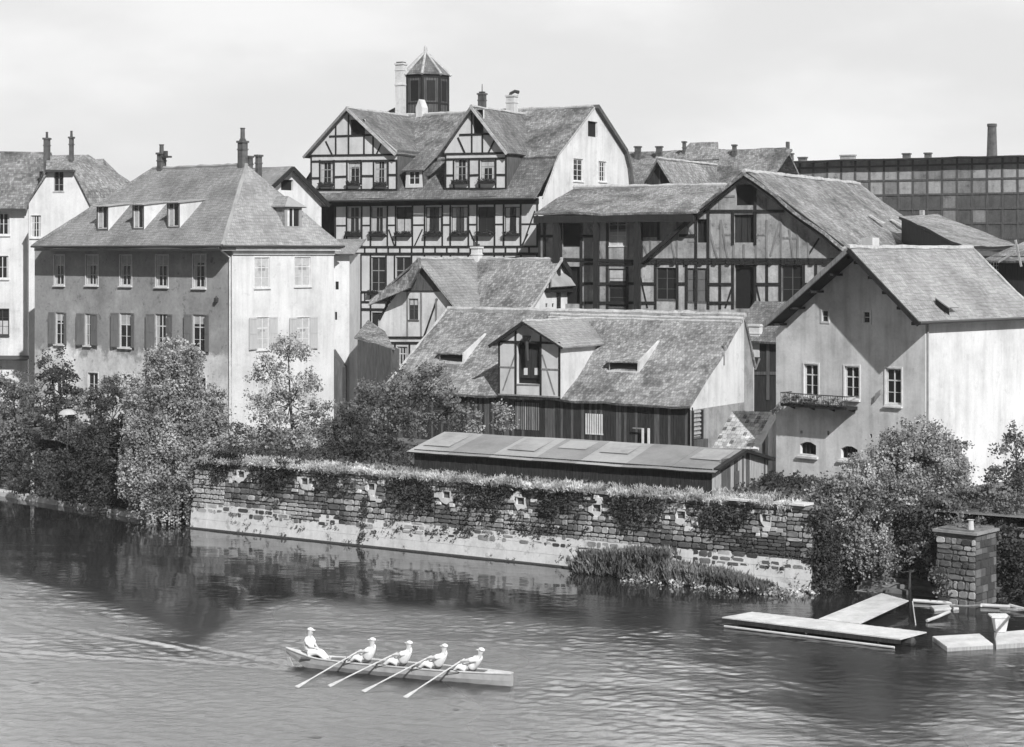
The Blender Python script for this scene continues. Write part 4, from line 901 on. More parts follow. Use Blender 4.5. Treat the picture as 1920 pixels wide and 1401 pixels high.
for a in [(1200, 487, 1580, 487), (1200, 493, 1580, 493), (1090, 495, 1200, 495), (1012, 485, 1200, 490), (1090, 532, 1230, 532), (1270, 532, 1288, 532), (1328, 533, 1374, 533), (1416, 533, 1462, 533), (1507, 533, 1545, 533), (1090, 568, 1230, 568), (1328, 568, 1374, 568), (1416, 568, 1462, 568),
          (1310, 396, 1470, 396), (1012, 443, 1052, 443), (1090, 443, 1112, 443), (1274, 442, 1305, 442)]: t.beam(q(a[0], a[1]), q(a[2], a[3]), .2, 'timber', .08)
for p in range(1210, 1560, 26): t.beam(q(p, 485), q(p, 497), .28, 'timber', .16)
for a in [(1201, 520, 1214, 578), (1374, 535, 1360, 578), (1418, 535, 1428, 578), (1536, 447, 1516, 478)]: t.beam(q(a[0], a[1]), q(a[2], a[3]), .12, 'timber', .03)
for a in [(1258, 447, 1265, 483), (1270, 412, 1270, 484), (1330, 430, 1345, 483), (1331, 412, 1331, 484), (1352, 412, 1352, 484), (1376, 458, 1376, 484), (1418, 460, 1418, 484), (1438, 412, 1438, 484), (1463, 412, 1445, 480), (1465, 410, 1465, 484), (1237, 412, 1237, 450), (1178, 412, 1178, 484), (1016, 412, 1016, 484), (1095, 412, 1112, 440), (1124, 460, 1130, 484), (1350, 368, 1378, 368), (1418, 365, 1436, 395), (1496, 425, 1496, 484), (1352, 412, 1365, 484), (1395, 458, 1395, 484), (1480, 430, 1488, 484), (1290, 452, 1304, 452), (1352, 440, 1374, 440), (1418, 440, 1438, 440), (1465, 446, 1496, 446), (1516, 445, 1516, 484), (1350, 352, 1350, 394), (1436, 372, 1436, 394), (1220, 450, 1220, 484), (1205, 455, 1218, 484), (1280, 412, 1300, 440)]: t.beam(q(a[0], a[1]), q(a[2], a[3]), .14, 'timber2', .04)
t.build('timber_frame', J)
# gallery roof on heavy posts
zt = q(1200, 350, 5.2)[1]; m_ = MB(); x1 = q(1300, 398, -1.2)[0]; xt = q(1362, 350, 5.2)[0]
m_.slab([(.15, -1.3, ze), (x1+.3, -1.3, ze), (xt, 5.2, zt), (.15+.2, 5.2, zt)], .16, 'tileD', amp=.07)
m_.slab([(.15, 11, ze), (xt, 11, ze), (xt, 5.2, zt), (.35, 5.2, zt)], .16, 'tileD', 6, 4)
m_.ridge((.3, 5.2, zt), (xt, 5.2, zt), .17, 'ridge'); m_.build('gallery_roof', J)
m_ = MB(); p = lambda x: fr.fy(x, 440, -1.1).x
for a, w_ in ((1043, .5), (1117, .36), (1194, .42)): m_.box(p(a)-w_/2, p(a)+w_/2, -1.2, -.85, 0, ze-.2, 'timber')
m_.box(.1, x1, -1.25, -.8, ze-.75, ze-.22, 'timber'); m_.build('posts', J)
pk = MB(**front(-.62)); a_, b2 = fr.fy(1393, 326, -.62), fr.fy(1203, 490, -.62); pk.beam((a_.x, a_.z), (b2.x, b2.z), .26, 'timber', .05, -.2)
c2 = fr.fy(1578, 466, -.62); pk.beam((a_.x, a_.z), (c2.x, c2.z), .5, 'timber', .05, -.2); pk.build('bargeboard', J)
# gable roof right slope
yb = fr.hit(1603, 340, (ap[0], 0, 0), (1, 0, 0)).y
A3 = fr.fy(1395, 321, -.8); C3 = (xr+1.2, -.8, A3.z-(xr+1.2-A3.x)*(ap[1]-re[1])/(re[0]-ap[0]))
m_ = MB(); m_.slab([C3, (C3[0], yb, C3[2]), (A3.x, yb, A3.z), (A3.x, -.8, A3.z)], .2, 'tileD', amp=.13, seed=2)
B3_ = (xg0-1.2, 3, ze+.8); m_.slab([(q(1310, 396)[0], -.8, ze+.1), (q(1310, 396)[0], yb, ze+.1), (A3.x, yb, A3.z), (A3.x, -.8, A3.z)], .2, 'tileD', amp=.05, seed=3)
m_.ridge(A3, (A3.x, yb, A3.z), .18, 'ridge')
roofJ = m_.build('roof', J)
m_ = MB()
for px, py in ((1650, 425), (1690, 432)):
    h = fr.hit(px, py, A3, (ap[1]-re[1], 0, re[0]-ap[0])); m_.slab([h+Vector((-.8, -.3, .9)), h+Vector((.4, -.3, .25)), h+Vector((.4, .3, .25)), h+Vector((-.8, .3, .9))], .1, 'ridge', 2, 2, 0)
m_.build('skylight', roofJ)
JFR = fr

# ------------------------------------------------------------------ K  roofs behind
fr = Fr(1178, 172, -6000, GZ)
K = froot(fr, 'rear_roof_house', 'wide mottled roof behind the white end gable with small chimneys', 'house')
q = lambda x, y, d=0: (fr.fy(x, y, d).x, fr.fy(x, y, d).z)
e0, e1 = fr.fy(1120, 372), fr.fy(1425, 368); zt = fr.fy(1250, 283, 7).z
m_ = MB(); m_.slab([e0, e1, (e1.x+.5, 7, zt), (e0.x, 7, zt)], .2, 'tileD', seed=1, amp=.12); m_.slab([(e0.x, 14, e0.z), (e1.x, 14, e0.z), (e1.x, 7, zt), (e0.x, 7, zt)], .2, 'tileD', 5, 5, .05)
p_ = fr.fy(1300, 278, 6.5); m_.slab([(p_.x-1.5, 5.2, zt-1.0), (p_.x+3, 5.2, zt-1), (p_.x+2.2, 7, zt+.7), (p_.x-.5, 7, zt+.7)], .15, 'tileD', 5, 4)
rk_ = m_.build('roof', K); m_ = MB(); m_.box(e0.x+.3, e1.x-.3, .4, 13.5, 0, e0.z, 'greyin'); m_.build('wall', K)
for px, y0, y1, w_ in ((1283, 290, 268, .22), (1196, 290, 277, .5), (1236, 290, 277, .5), (1377, 300, 274, .3)):
    a_ = fr.fy(px, y0, 6); b2 = fr.fy(px, y1, 6); chimney(rk_, a_.x, 6, a_.z-1, b2.z, w_, .4, 'brick', 0)
fr = Fr(1209, 162, -6000, GZ)
K2 = froot(fr, 'open_gable_house', 'small tiled roof with dark open gable peeping over the gallery roof', 'house')
q = lambda x, y, d=0: (fr.fy(x, y, d).x, fr.fy(x, y, d).z)
ap2, l2, r2 = q(1237, 297), q(1205, 352), q(1270, 352); yb = fr.hit(1352, 305, (ap2[0], 0, 0), (1, 0, 0)).y
m_ = MB()
for e_, s_ in ((l2, 1), (r2, 2)): 
    m_.slab([(e_[0], -.6, e_[1]), (e_[0], yb, e_[1]), (ap2[0], yb, ap2[1]), (ap2[0], -.6, ap2[1])], .16, 'tileD', seed=s_, amp=.06)
m_.slab([(r2[0], -.6, r2[1]), (r2[0], yb, r2[1]), (r2[0]+2.5, yb, r2[1]-4), (r2[0]+2.5, -.6, r2[1]-4)], .1, 'tileD', 5, 5)
m_.ridge((ap2[0], -.6, ap2[1]), (ap2[0], yb, ap2[1]), .13, 'ridge'); rk2 = m_.build('roof', K2)
m_ = MB(**front()); m_.wall([(l2[0], 0), (r2[0]+2, 0), (r2[0]+2, r2[1]-4), r2, ap2, l2], [], 'blackbd'); m_.beam((ap2[0], ap2[1]-.8), (ap2[0], l2[1]), .15, 'board'); m_.build('gable_wall', K2)
m_ = MB(); m_.box(l2[0]+.2, r2[0]+2, yb-.1, yb, 0, r2[1]-4, 'greyin'); m_.build('rear_wall', K2)
# ------------------------------------------------------------------ L  long panelled warehouse on the skyline
fr = Fr(1920, 182, -5500, GZ)
Lb = froot(fr, 'panelled_warehouse', 'very long dark timber-gridded warehouse across the right skyline', 'warehouse')
q = lambda x, y, d=0: (fr.fy(x, y, d).x, fr.fy(x, y, d).z)
x0 = q(1398, 300)[0]; x1 = 14; zt = q(1920, 291)[1]
m_ = MB(**front()); m_.wall([(x0, 0), (x1, 0), (x1, zt), (x0, zt)], [], 'dull'); m_.box(x0, x0+.02, .01, 12, 0, zt, 'dull'); m_.build('wall', Lb)
cw = (x1-x0)/29; ch_ = 1.42; pn = MB(**front()); tf = MB(**front())
lt = [plaster('panel_light', .48, .35, 1.1, .3, spots=.4), plaster('panel_mid', .30, .35, 1.1, .3, spots=.3), plaster('panel_dark', .13, .35, 1.1, .3)]
for i in range(30):
    tf.beam((x0+i*cw, 0), (x0+i*cw, zt), .2, 'timber3', .06)
for j in range(14):
    z1 = zt-.75-j*ch_
    tf.beam((x0, z1), (x1, z1), .18, 'timber3', .08)
    for i in range(29):
        u = i/29
        if j == 0 or j == 1: k = lt[0] if (u > .55 or random.random() < .35) and random.random() < .9-.0*j else lt[1]
        elif j < 5: k = lt[2] if random.random() < .75 else lt[1]
        else: k = lt[2] if random.random() < .6 else lt[1]
        if j < 2 and u < .2: k = lt[1]
        pn.fbox(x0+i*cw+.1, x0+(i+1)*cw-.1, -.02, .015, z1-ch_+.09, z1-.09, k)
pn.build('infill_panels', Lb); tf.build('timber_frame', Lb)
m_ = MB(); m_.slab([(x0-.5, -1.0, zt-.05), (x1, -1.0, zt-.05), (x1, 6, zt+.25), (x0-.5, 6, zt+.25)], .18, 'felt', amp=.05, um='timber'); rL = m_.build('roof', Lb)
for px, y0, y1, w_ in ((1860, 292, 238, 1.0), (1477, 306, 290, 1.1), (1477, 300, 266, .25), (1590, 302, 293, 1.5), (1700, 300, 290, .7), (1740, 300, 289, .6), (1505, 304, 297, .8)):
    a_ = fr.fy(px, y0, 3); b2 = fr.fy(px, y1, 3); 
    if w_ == 1.0:
        c_ = MB(); c_.tube([(a_.x, 3, a_.z-.5), (a_.x, 3, b2.z), (a_.x, 3, b2.z+.05), (a_.x, 3, b2.z+.3)], [.52, .42, .48, .46], 'brick', 14); c_.build('chimney', rL)
    else: chimney(rL, a_.x, 3, a_.z-.3, b2.z, w_, .5, 'brick' if w_ < 1.2 else 'dull', 0, cap=w_ > .3)
# ------------------------------------------------------------------ M  low sheds at right
fr = Fr(1810, 128, -3000, GZ)
Mh = froot(fr, 'low_shed_house', 'low dark shed with long sloping tiled roof below the panelled warehouse', 'shed')
a0, a1 = fr.fy(1812, 464), fr.fx(1906, 459); a0 = fr.fy(1812, 464); w0 = W(1812, 464, 128); w1 = W(1908, 460, 137); w2 = W(1758, 402, 152); w3 = W(1686, 405, 146)
L0, L1, L2_, L3 = [fr.loc(w_) for w_ in (w0, w1, w2, w3)]
m_ = MB(); m_.slab([L0, L1, L2_, L3], .2, 'tileD', 10, 10, .05, um='timber'); rM = m_.build('roof', Mh)
z5 = L0.z-.3
m_ = MB(); m_.prism([(L0.x, L0.y+.5, 0), (L1.x-.4, L1.y-.3, 0), (L1.x-.4, L1.y-.3, L1.z-.3), (L0.x, L0.y+.5, z5)], (-.01, .1, 0), 'board')
m_.prism([(L3.x+.2, L3.y, 0), (L0.x, L0.y+.5, 0), (L0.x, L0.y+.5, z5), (L3.x+.2, L3.y, L3.z-.3)], (.1, .02, 0), 'blackbd')
m_.build('wall', Mh)
p = fr.hit(1729, 406, L2_, (0, 1, 0)); chimney(rM, p.x, L2_.y, p.z-1.5, p.z+.5, .3, .3, 'ridge', 0, False)
fr = Fr(1960, 126, -2500, GZ)
M2 = froot(fr, 'lattice_lean_to', 'dark lean-to with white lattice window at the far right edge', 'shed')
q = lambda x, y, d=0: (fr.fy(x, y, d).x, fr.fy(x, y, d).z)
xl = q(1838, 500)[0]; m_ = MB(**front()); r = fr.rF(1851, 484, 1872, 520); zt = q(1900, 480)[1]
m_.wall([(xl, 0), (3, 0), (3, zt), (xl, zt)], [r], 'blackbd'); m_.box(xl, xl+.02, .01, 6, 0, zt, 'blackbd'); m_.build('wall', M2); window(M2, front(), r, 4, 5, 'paint', 0, 0, '')
m_ = MB(); m_.slab([(xl+.6, -.7, zt-.3), (3, -.7, zt-.3), (3, 5, zt+1.8), (xl+2.2, 5, zt+1.8)], .15, 'tileD'); m_.build('roof', M2)
m_ = MB(**front(-.75)); m_.beam(q(1872, 492, -.75), q(1904, 472, -.75), .12, 'ridge'); m_.beam(q(1904, 450, -.75), q(1915, 500, -.75), .14, 'ridge'); m_.build('brace', M2)

# ------------------------------------------------------------------ E  small gabled house in the middle
fr = Fr(985, 137, -4524, GZ)
E_ = froot(fr, 'cross_gable_house', 'old tiled house with dark front gable and white end gable behind the barn', 'house')
q = lambda x, y, d=0: (fr.fy(x, y, d).x, fr.fy(x, y, d).z)
ap = fr.fx(1048, 486); yh = ap.y; zr = ap.z; b0 = fr.fx(985, 580); sl_ = (zr-b0.z)/yh; dep = 2*yh
ze = b0.z-.9; yfe = -.9/sl_
xa = fr.hit(787, 486, (0, -2.6, 0), (0, 1, 0)).x; xl = xa-3.2
rf = MB()
rf.slab([(xl, yfe, ze), (.25, yfe, ze), (.25, yh, zr), (xl, yh, zr)], .15, 'tileC', amp=.06, seed=2)
rf.slab([(xl, dep-yfe, ze), (.25, dep-yfe, ze), (.25, yh, zr), (xl, yh, zr)], .15, 'tileC', 6, 5)
ga = fr.fy(787, 485, -2.9); re = fr.fy(855, 577, -2.9); le = fr.fy(697, 563, -2.9)
le2 = fr.fy(722, 540, -2.9)
rf.slab([(re.x, -2.9, re.z), (re.x, yfe+1.5, re.z), (xa, yh+.1, ga.z), (xa, -2.9, ga.z)], .14, 'tileA2', amp=.04, seed=3)
rf.slab([(le2.x, -2.9, le2.z), (le2.x, yfe+1.5, le2.z), (xa, yh+.1, ga.z), (xa, -2.9, ga.z)], .14, 'tileC', amp=.04, seed=4)
rf.slab([(le.x, -3.2, le.z), (le.x, 1, le.z), (le2.x+.05, 1, le2.z), (le2.x+.05, -2.9, le2.z)], .14, 'tileC', 3, 5, .02)
rf.ridge((xl, yh, zr), (.3, yh, zr), .13, 'ridge'); rf.ridge((xa, -2.9, ga.z), (xa, yh, ga.z), .12, 'ridge')
# hooded left edge seen as a pale curved band
up_e = ((784, 483), (766, 509), (740, 530), (715, 547), (694, 562)); lo_e = ((790, 503), (771, 540), (750, 549), (720, 561), (694, 573))
for k in range(4):
    a_, b2, c_, d_ = [fr.fy(*p_, -3.3) for p_ in (up_e[k], up_e[k+1], lo_e[k+1], lo_e[k])]
    rf.hexa([d_-Vector((0, .25, 0)), c_-Vector((0, .25, 0)), c_, d_, a_, b2, b2+Vector((0, .35, 0)), a_+Vector((0, .35, 0))], 'tileC')
rfE = rf.build('roof', E_)
p = fr.fy(894, 498, yh); q_ = fr.fy(894, 466, yh); ch = chimney(rfE, p.x, yh, p.z-.8, q_.z, .62, .6, 'white2', 0); t_ = MB(); t_.tube([(p.x-.2, yh, q_.z+.1), (p.x-.2, yh, q_.z+.5)], .12, 'iron', 8); t_.tube([(p.x+.15, yh, q_.z+.1), (p.x+.15, yh, q_.z+.35)], .1, 'iron', 8); t_.build('chimney_pot', ch)
m_ = MB(**right()); o1, o2 = fr.rX(1023, 569, 1027, 576), fr.rX(1035, 569, 1039, 576)
m_.wall([(0, 0), (dep, 0), (dep, b0.z), (yh, zr-.15), (0, b0.z)], [o1, o2], 'white', .1); opening(m_, o1, 'dark', -.09); opening(m_, o2, 'dark', -.09)
m_.build('end_wall', E_)
hp = MB(); a_, b2, c_, d_ = fr.fx(1019, 537, 0), fr.fx(1092, 535, 0), fr.fx(1075, 520, 0), fr.fx(1034, 520, 0)
hp.slab([(.7, a_.y, a_.z), (.7, b2.y, b2.z), (0.02, c_.y, c_.z+.3), (0.02, d_.y, d_.z+.3)], .12, 'lead', 4, 2, .02); hp.box(.02, .45, a_.y+.1, b2.y-.1, a_.z-.45, a_.z-.13, 'dark'); hp.build('hood', E_)
bb = MB(**right(.28)); bb.beam((yh, zr-.1), (dep+.6, b0.z-.8), .42, 'timber', .12, -.2); bb.beam((yh, zr-.05), (-.5, b0.z-.7), .12, 'ridge', .06, -.1); bb.build('bargeboard', E_)
m_ = MB(**front()); m_.wall([(xl, 0), (0, 0), (0, b0.z), (xl, b0.z)], [], 'greyin'); m_.build('rear_front_wall', E_)
# projecting gable
yg = -2.5; wl, wr = fr.fy(709, 600, yg).x, fr.fy(850, 600, yg).x; G2 = lambda x, y: (fr.fy(x, y, yg).x, fr.fy(x, y, yg).z)
wn = [fr.rF(722, 652, 738, 686, yg), fr.rF(744, 650, 764, 684, yg)]; ht = [fr.rF(766, 560, 784, 600, yg)]
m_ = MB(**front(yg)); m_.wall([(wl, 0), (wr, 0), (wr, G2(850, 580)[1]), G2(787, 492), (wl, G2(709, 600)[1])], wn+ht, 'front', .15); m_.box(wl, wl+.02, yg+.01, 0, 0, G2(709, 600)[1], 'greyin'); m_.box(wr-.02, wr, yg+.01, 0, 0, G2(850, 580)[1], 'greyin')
m_.build('gable_wall', E_)
for r in wn: window(E_, front(yg), r, 2, 2, 'paint', 0, .05, 's', split=[.6])
for r in ht: window(E_, front(yg), r, 2, 2, 'board', 0, .05, 'b')
t = MB(**front(yg))
t.prism([t.P(*(lambda v: (v[0], .02, v[1]))(G2(757, 545))), t.P(*(lambda v: (v[0], .02, v[1]))(G2(832, 545))), t.P(*(lambda v: (v[0], .02, v[1]))(G2(787, 493)))], (0, -.05, 0), 'board')
for a in ((757, 545, 832, 545), (720, 633, 850, 633), (716, 643, 850, 643), (765, 520, 812, 520), (740, 545, 712, 600)): t.beam(G2(*a[:2]), G2(*a[2:]), .16, 'timber', .06)
for a in ((764, 545, 764, 632), (790, 545, 790, 632), (818, 560, 818, 632), (719, 645, 719, 700), (741, 645, 741, 700), (768, 645, 768, 700), (775, 505, 775, 545), (800, 505, 800, 545), (795, 632, 820, 560)): t.beam(G2(*a[:2]), G2(*a[2:]), .13, 'timber2' if a[1] < 600 else 'timber', .04)
t.build('timber_frame', E_)
# porch roof pieces at the left foot
m_ = MB(); p0, p1, p2, p3 = [fr.loc(W(x, y, d)) for x, y, d in ((664, 632, 134), (740, 655, 131), (722, 622, 136), (690, 600, 138))]
m_.slab([p0, p1, p2, p3], .1, 'tileC', 5, 4, .03); m_.prism([p0-Vector((-.3, 0, 0)), p1-Vector((.3, 0, 0)), Vector((p1.x-.3, p1.y, 0)), Vector((p0.x+.3, p0.y, 0))], (.1, .8, 0), 'board'); m_.build('porch', E_)

# ------------------------------------------------------------------ F  barn with hoist dormer
fr = Fr(1290, 115, -4700, GZ)
B = froot(fr, 'tiled_barn', 'big low barn with sweeping tiled roof and timbered hoist dormer', 'barn')
q = lambda x, y, d=0: (fr.fy(x, y, d).x, fr.fy(x, y, d).z)
e1 = fr.fy(1290, 762); r1 = fr.fx(1395, 592); yd = r1.y; ze, zr = e1.z, r1.z; xl = fr.hit(840, 580, (0, yd, 0), (0, 1, 0)).x
nB = (0, -(zr-ze), yd); PB = (0, 0, ze)
rf = MB(); rf.slab([(xl, -.0, ze+.12), (.1, 0, ze), (.1, yd, zr), (xl, yd, zr+.1)], .18, 'tileC', 34, 10, .10)
rf.slab([(xl, yd+1.6, ze+2), (.1, yd+1.6, ze+2), (.1, yd, zr), (xl, yd, zr)], .18, 'tileC', 20, 4, .04, seed=6)
for k in range(26):            # rough mortar blobs and moss along the ridge
    x = xl+(0-xl)*random.random()
for dz, rr, yy in ((0, .22, 0), (-.24, .16, -.35), (-.42, .12, -.6)):
    rf.ridge((xl if rr > .2 else xl*.62, yd+yy, zr+.06+dz), (.1, yd+yy, zr+.02+dz), rr, 'ridge', rr*9)
rf.ridge((xl, 0, ze+.14), (xl, yd, zr+.12), .09, 'ridge')
roofB = rf.build('roof', B)
m_ = MB(**right(0)); m_.wall([(.3, 0), (yd, 0), (yd, zr-.2), (.3, ze-.12)], [], 'white2')
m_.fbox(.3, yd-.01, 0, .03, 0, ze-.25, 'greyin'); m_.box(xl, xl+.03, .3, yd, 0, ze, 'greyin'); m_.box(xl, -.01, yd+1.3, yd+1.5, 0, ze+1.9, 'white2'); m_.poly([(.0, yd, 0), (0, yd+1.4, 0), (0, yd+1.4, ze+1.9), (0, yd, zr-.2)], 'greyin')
r = (yd*.62, yd*.62+.12, zr-3, zr-1.6); m_.fbox(r[0], r[1], 0, .04, r[2], r[3], 'timber2')
m_.build('end_wall', B)
sd = fr.rF(1099, 776, 1132, 815, .5); vs_ = fr.rF(968, 752, 1011, 806, .5)
m_ = MB(**front(.5)); m_.wall([(xl, 0), (0, 0), (0, ze-.1), (xl, ze)], [], 'blackbd')
x = xl
while x < 0: m_.fbox(x, x+.16, 0, .02+random.uniform(0, .02), 0, ze-.1, M['blackbd'] if random.random() < .8 else M['board']); x += .19
m_.build('front_wall', B)
m_ = MB(**front(.5)); u = sd[0]
while u < sd[1]: m_.fbox(u, u+.09, .05, .09, sd[2], sd[3], 'paint'); u += .16
m_.fbox(sd[0], sd[1], .04, .05, sd[2], sd[2]+.1, 'board2'); m_.build('slatted_hatch', B)
m_ = MB(**front(.5)); u = vs_[0]; i = 0
while u < vs_[1]: m_.fbox(u, u+.05, .05, .08, vs_[2], vs_[3]-.1, 'board2' if i % 4 == 1 else 'timber2'); u += .14; i += 1
m_.build('slat_screen', B)
m_ = MB(**front(.2)); 
for px in (1206, 1217): a_ = fr.fy(px, 803, .2); m_.fbox(a_.x-.06, a_.x+.06, 0, .1, 0, a_.z, 'paint')
m_.fbox(fr.fy(1187, 803, .2).x, fr.fy(1205, 803, .2).x, 0, .06, a_.z-.08, a_.z, 'timber2'); m_.build('white_posts', B)
m_ = MB(**right(.04))
for k in range(9): z_ = .5+k*.26; m_.fbox(.5, 1.5, .0, .08, z_, z_+.11, 'board2' if k > 2 else 'board')
m_.fbox(1.55, 1.75, 0, .12, 0, ze-.3, 'timber'); m_.fbox(.38, .48, 0, .12, 0, ze-.3, 'timber'); m_.fbox(.6, 2.0, .0, .3, 0, .95, 'board'); m_.build('louvres', B)
# hoist dormer: front plane flush with the eave
yf = -.1; Gq = lambda x, y: (fr.fy(x, y, yf).x, fr.fy(x, y, yf).z)
x0, x1 = Gq(935, 700)[0], Gq(1050, 700)[0]; zb = Gq(993, 744)[1]; zl, zr_ = Gq(935, 638)[1], Gq(1050, 646)[1]; zw = (zl+zr_)/2; apx = Gq(987, 602)
hd = fr.rF(968, 641, 1013, 720, yf); 
m_ = MB(**front(yf)); m_.wall([(x0, zb), (x1, zb), (x1, zw), (apx[0], apx[1]-.1), (x0, zw)], [hd], 'infill', .35); opening(m_, hd, 'dark', -.34)
yw = (zw-ze)/(zr-ze)*yd
for x in (x0, x1): m_.poly([(x, yf, zb), (x, .3, ze), (x, yw, zw), (x, yf, zw)], 'white2')
dm = m_.build('hoist_dormer', B)
t = MB(**front(yf))
for p in (936, 967, 1014, 1049): zz = Gq(p, 738+(p-935)*.06)[1]; t.beam((Gq(p, 700)[0], zb), (Gq(p, 700)[0], zw+(.0 if p in (936, 1049) else .75)), .13, 'timber')
t.beam((x0, zw), (x1, zw), .14, 'timber', .05); t.beam((x0, zb+.06), (x1, zb+.06), .1, 'timber2', .05)
for a in ((937, 688, 966, 689), (1015, 692, 1048, 693), (968, 721, 1013, 722)): t.beam(Gq(*a[:2]), Gq(*a[2:]), .09, 'timber2', .03)
for a in ((943, 732, 966, 665), (1017, 665, 1040, 740)): t.beam(Gq(*a[:2]), Gq(*a[2:]), .09, 'timber2', .02)
t.build('timber_frame', dm)
d_ = MB(**front(yf)); u0, u1, z0, z1 = hd
d_.fbox(u0+.1, u1-.1, -.3, -.25, z0+.35, z1-.5, 'blackbd'); 
for px in (982, 1002): a_ = Gq(px, 697); d_.fbox(a_[0]-.13, a_[0]+.13, -.26, -.22, a_[1]-.22, a_[1]+.22, 'paint')
a_ = Gq(990, 640); d_.prism([d_.P(a_[0]-.25, .02, a_[1]+.35), d_.P(a_[0]+.25, .02, a_[1]+.35), d_.P(a_[0]+.1, .02, a_[1]-.1), d_.P(a_[0]-.1, .02, a_[1]-.1)], (0, -.3, 0), 'dark'); d_.tube([(a_[0]+.05, yf-.25, a_[1]), (a_[0]+.1, yf-.2, a_[1]-1.2)], [.12, .09], 'iron', 6)
d_.build('hoist_door', dm)
zp = apx[1]; yp = (zp-ze)/(zr-ze)*yd; zo = zw-.22; yo = (zo-ze)/(zr-ze)*yd
m_ = MB()
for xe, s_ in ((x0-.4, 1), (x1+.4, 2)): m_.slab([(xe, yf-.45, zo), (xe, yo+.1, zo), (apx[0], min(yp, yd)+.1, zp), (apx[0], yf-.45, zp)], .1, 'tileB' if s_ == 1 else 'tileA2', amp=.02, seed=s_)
m_.ridge((apx[0], yf-.45, zp), (apx[0], min(yp, yd), zp), .09, 'ridge'); m_.build('dormer_roof', dm)
b_ = MB(**front(yf-.45)); b_.beam((apx[0], zp-.1), (x0-.45, zo-.1), .2, 'timber', .04); b_.beam((apx[0], zp-.08), (x1+.45, zo-.08), .12, 'timber', .05); b_.build('bargeboard', dm)
# roof hatches
def hatch(pl_, pr_, pb, pt, px_end, py_end):
    b = fr.hit((pl_+pr_)/2, pb, PB, nB); y0_ = b.y; xa_ = fr.fy(pl_, pb, y0_).x; xb_ = fr.fy(pr_, pb, y0_).x; h = .62
    yi = y0_+2.6; zf = lambda y: ze+y*(zr-ze)/yd
    m_ = MB(**front(y0_)); m_.poly([(xa_, y0_+.12, zf(y0_)), (xb_, y0_+.12, zf(y0_)), (xb_, y0_+.12, zf(y0_)+h), (xa_, y0_+.12, zf(y0_)+h)], 'dark')
    m_.prism([(xb_, y0_-.1, zf(y0_-.1)), (xb_, y0_-.02, zf(y0_)+h+.05), (xb_, yi, zf(yi)+.12), (xb_, yi, zf(yi)-.1)], (.14, 0, 0), 'white2')
    m_.poly([(xa_, y0_, zf(y0_)-.05), (xa_, y0_, zf(y0_)+h), (xa_, yi, zf(yi))], 'tileC')
    m_.box(xa_-.1, xb_, y0_-.14, y0_, zf(y0_)-.1, zf(y0_)+.06, 'white2')
    o = m_.build('roof_hatch', roofB)
    s_ = MB(); s_.slab([(xa_-.2, y0_-.12, zf(y0_)+h), (xb_-.0, y0_-.12, zf(y0_)+h), (xb_, yi+.1, zf(yi)+.1), (xa_-.2, yi+.1, zf(yi)+.1)], .08, 'tileC', 4, 4, .02); s_.build('hatch_roof', o)
hatch(1142, 1196, 697, 672, 1240, 640); hatch(824, 868, 680, 655, 905, 630)
BFR, Bze, Bzr, Byd, Bxl = fr, ze, zr, yd, xl

# ------------------------------------------------------------------ G  outbuilding with chequered tiles
fr = Fr(1412, 106, -4524, GZ)
G_ = froot(fr, 'chequered_outhouse', 'little outhouse with steep chequered light and dark tile roof beside barn', 'outhouse')
a0, a1 = fr.fy(1336, 840), fr.fy(1413, 842); t1 = fr.hit(1450, 773, (a1.x, 0, 0), (1, 0, 0)); 
m_ = MB(); m_.slab([(a0.x, 0, a0.z), (a1.x, 0, a1.z), (a1.x, t1.y, t1.z), (a0.x, t1.y, t1.z)], .1, 'tileE', amp=.03)
n_ = 0
for j in range(9):
    for i in range(9):
        if random.random() < .3:
            u, v = (i+.1)/9, (j+.1)/9; x = a0.x+(a1.x-a0.x)*u; y = t1.y*v; z = a0.z+(t1.z-a0.z)*v; dx, dy, dz = (a1.x-a0.x)*.08, t1.y*.08, (t1.z-a0.z)*.08
            m_.hexa([(x, y, z+.02), (x+dx, y, z+.02), (x+dx, y+dy, z+dz+.02), (x, y+dy, z+dz+.02), (x, y, z+.06), (x+dx, y, z+.06), (x+dx, y+dy, z+dz+.05), (x, y+dy, z+dz+.05)], 'tileB' if random.random() < .6 else 'ridge')
m_.slab([(a1.x-.05, -.1, a1.z+.02), (a1.x+.3, -.1, a1.z+.02), (a1.x+.3, t1.y, t1.z+.03), (a1.x-.05, t1.y, t1.z+.03)], .14, 'white2', 2, 6, .02); m_.build('roof', G_)
m_ = MB(**right(a1.x+.1)); ho = (t1.y*.35, t1.y*.35+.75, .3, 2.2); m_.wall([(0, 0), (t1.y, 0), (t1.y, t1.z-.1), (0, a1.z-.1)], [ho], 'white2', .2); opening(m_, ho, 'board', -.18); m_.box(a0.x+.1, a1.x+.09, .1, .2, 0, a0.z-.1, 'white2')
m_.box(a1.x+.1, a1.x+.1+.3, t1.y-.3, t1.y, 0, t1.z-.12, 'white2'); m_.build('wall', G_)
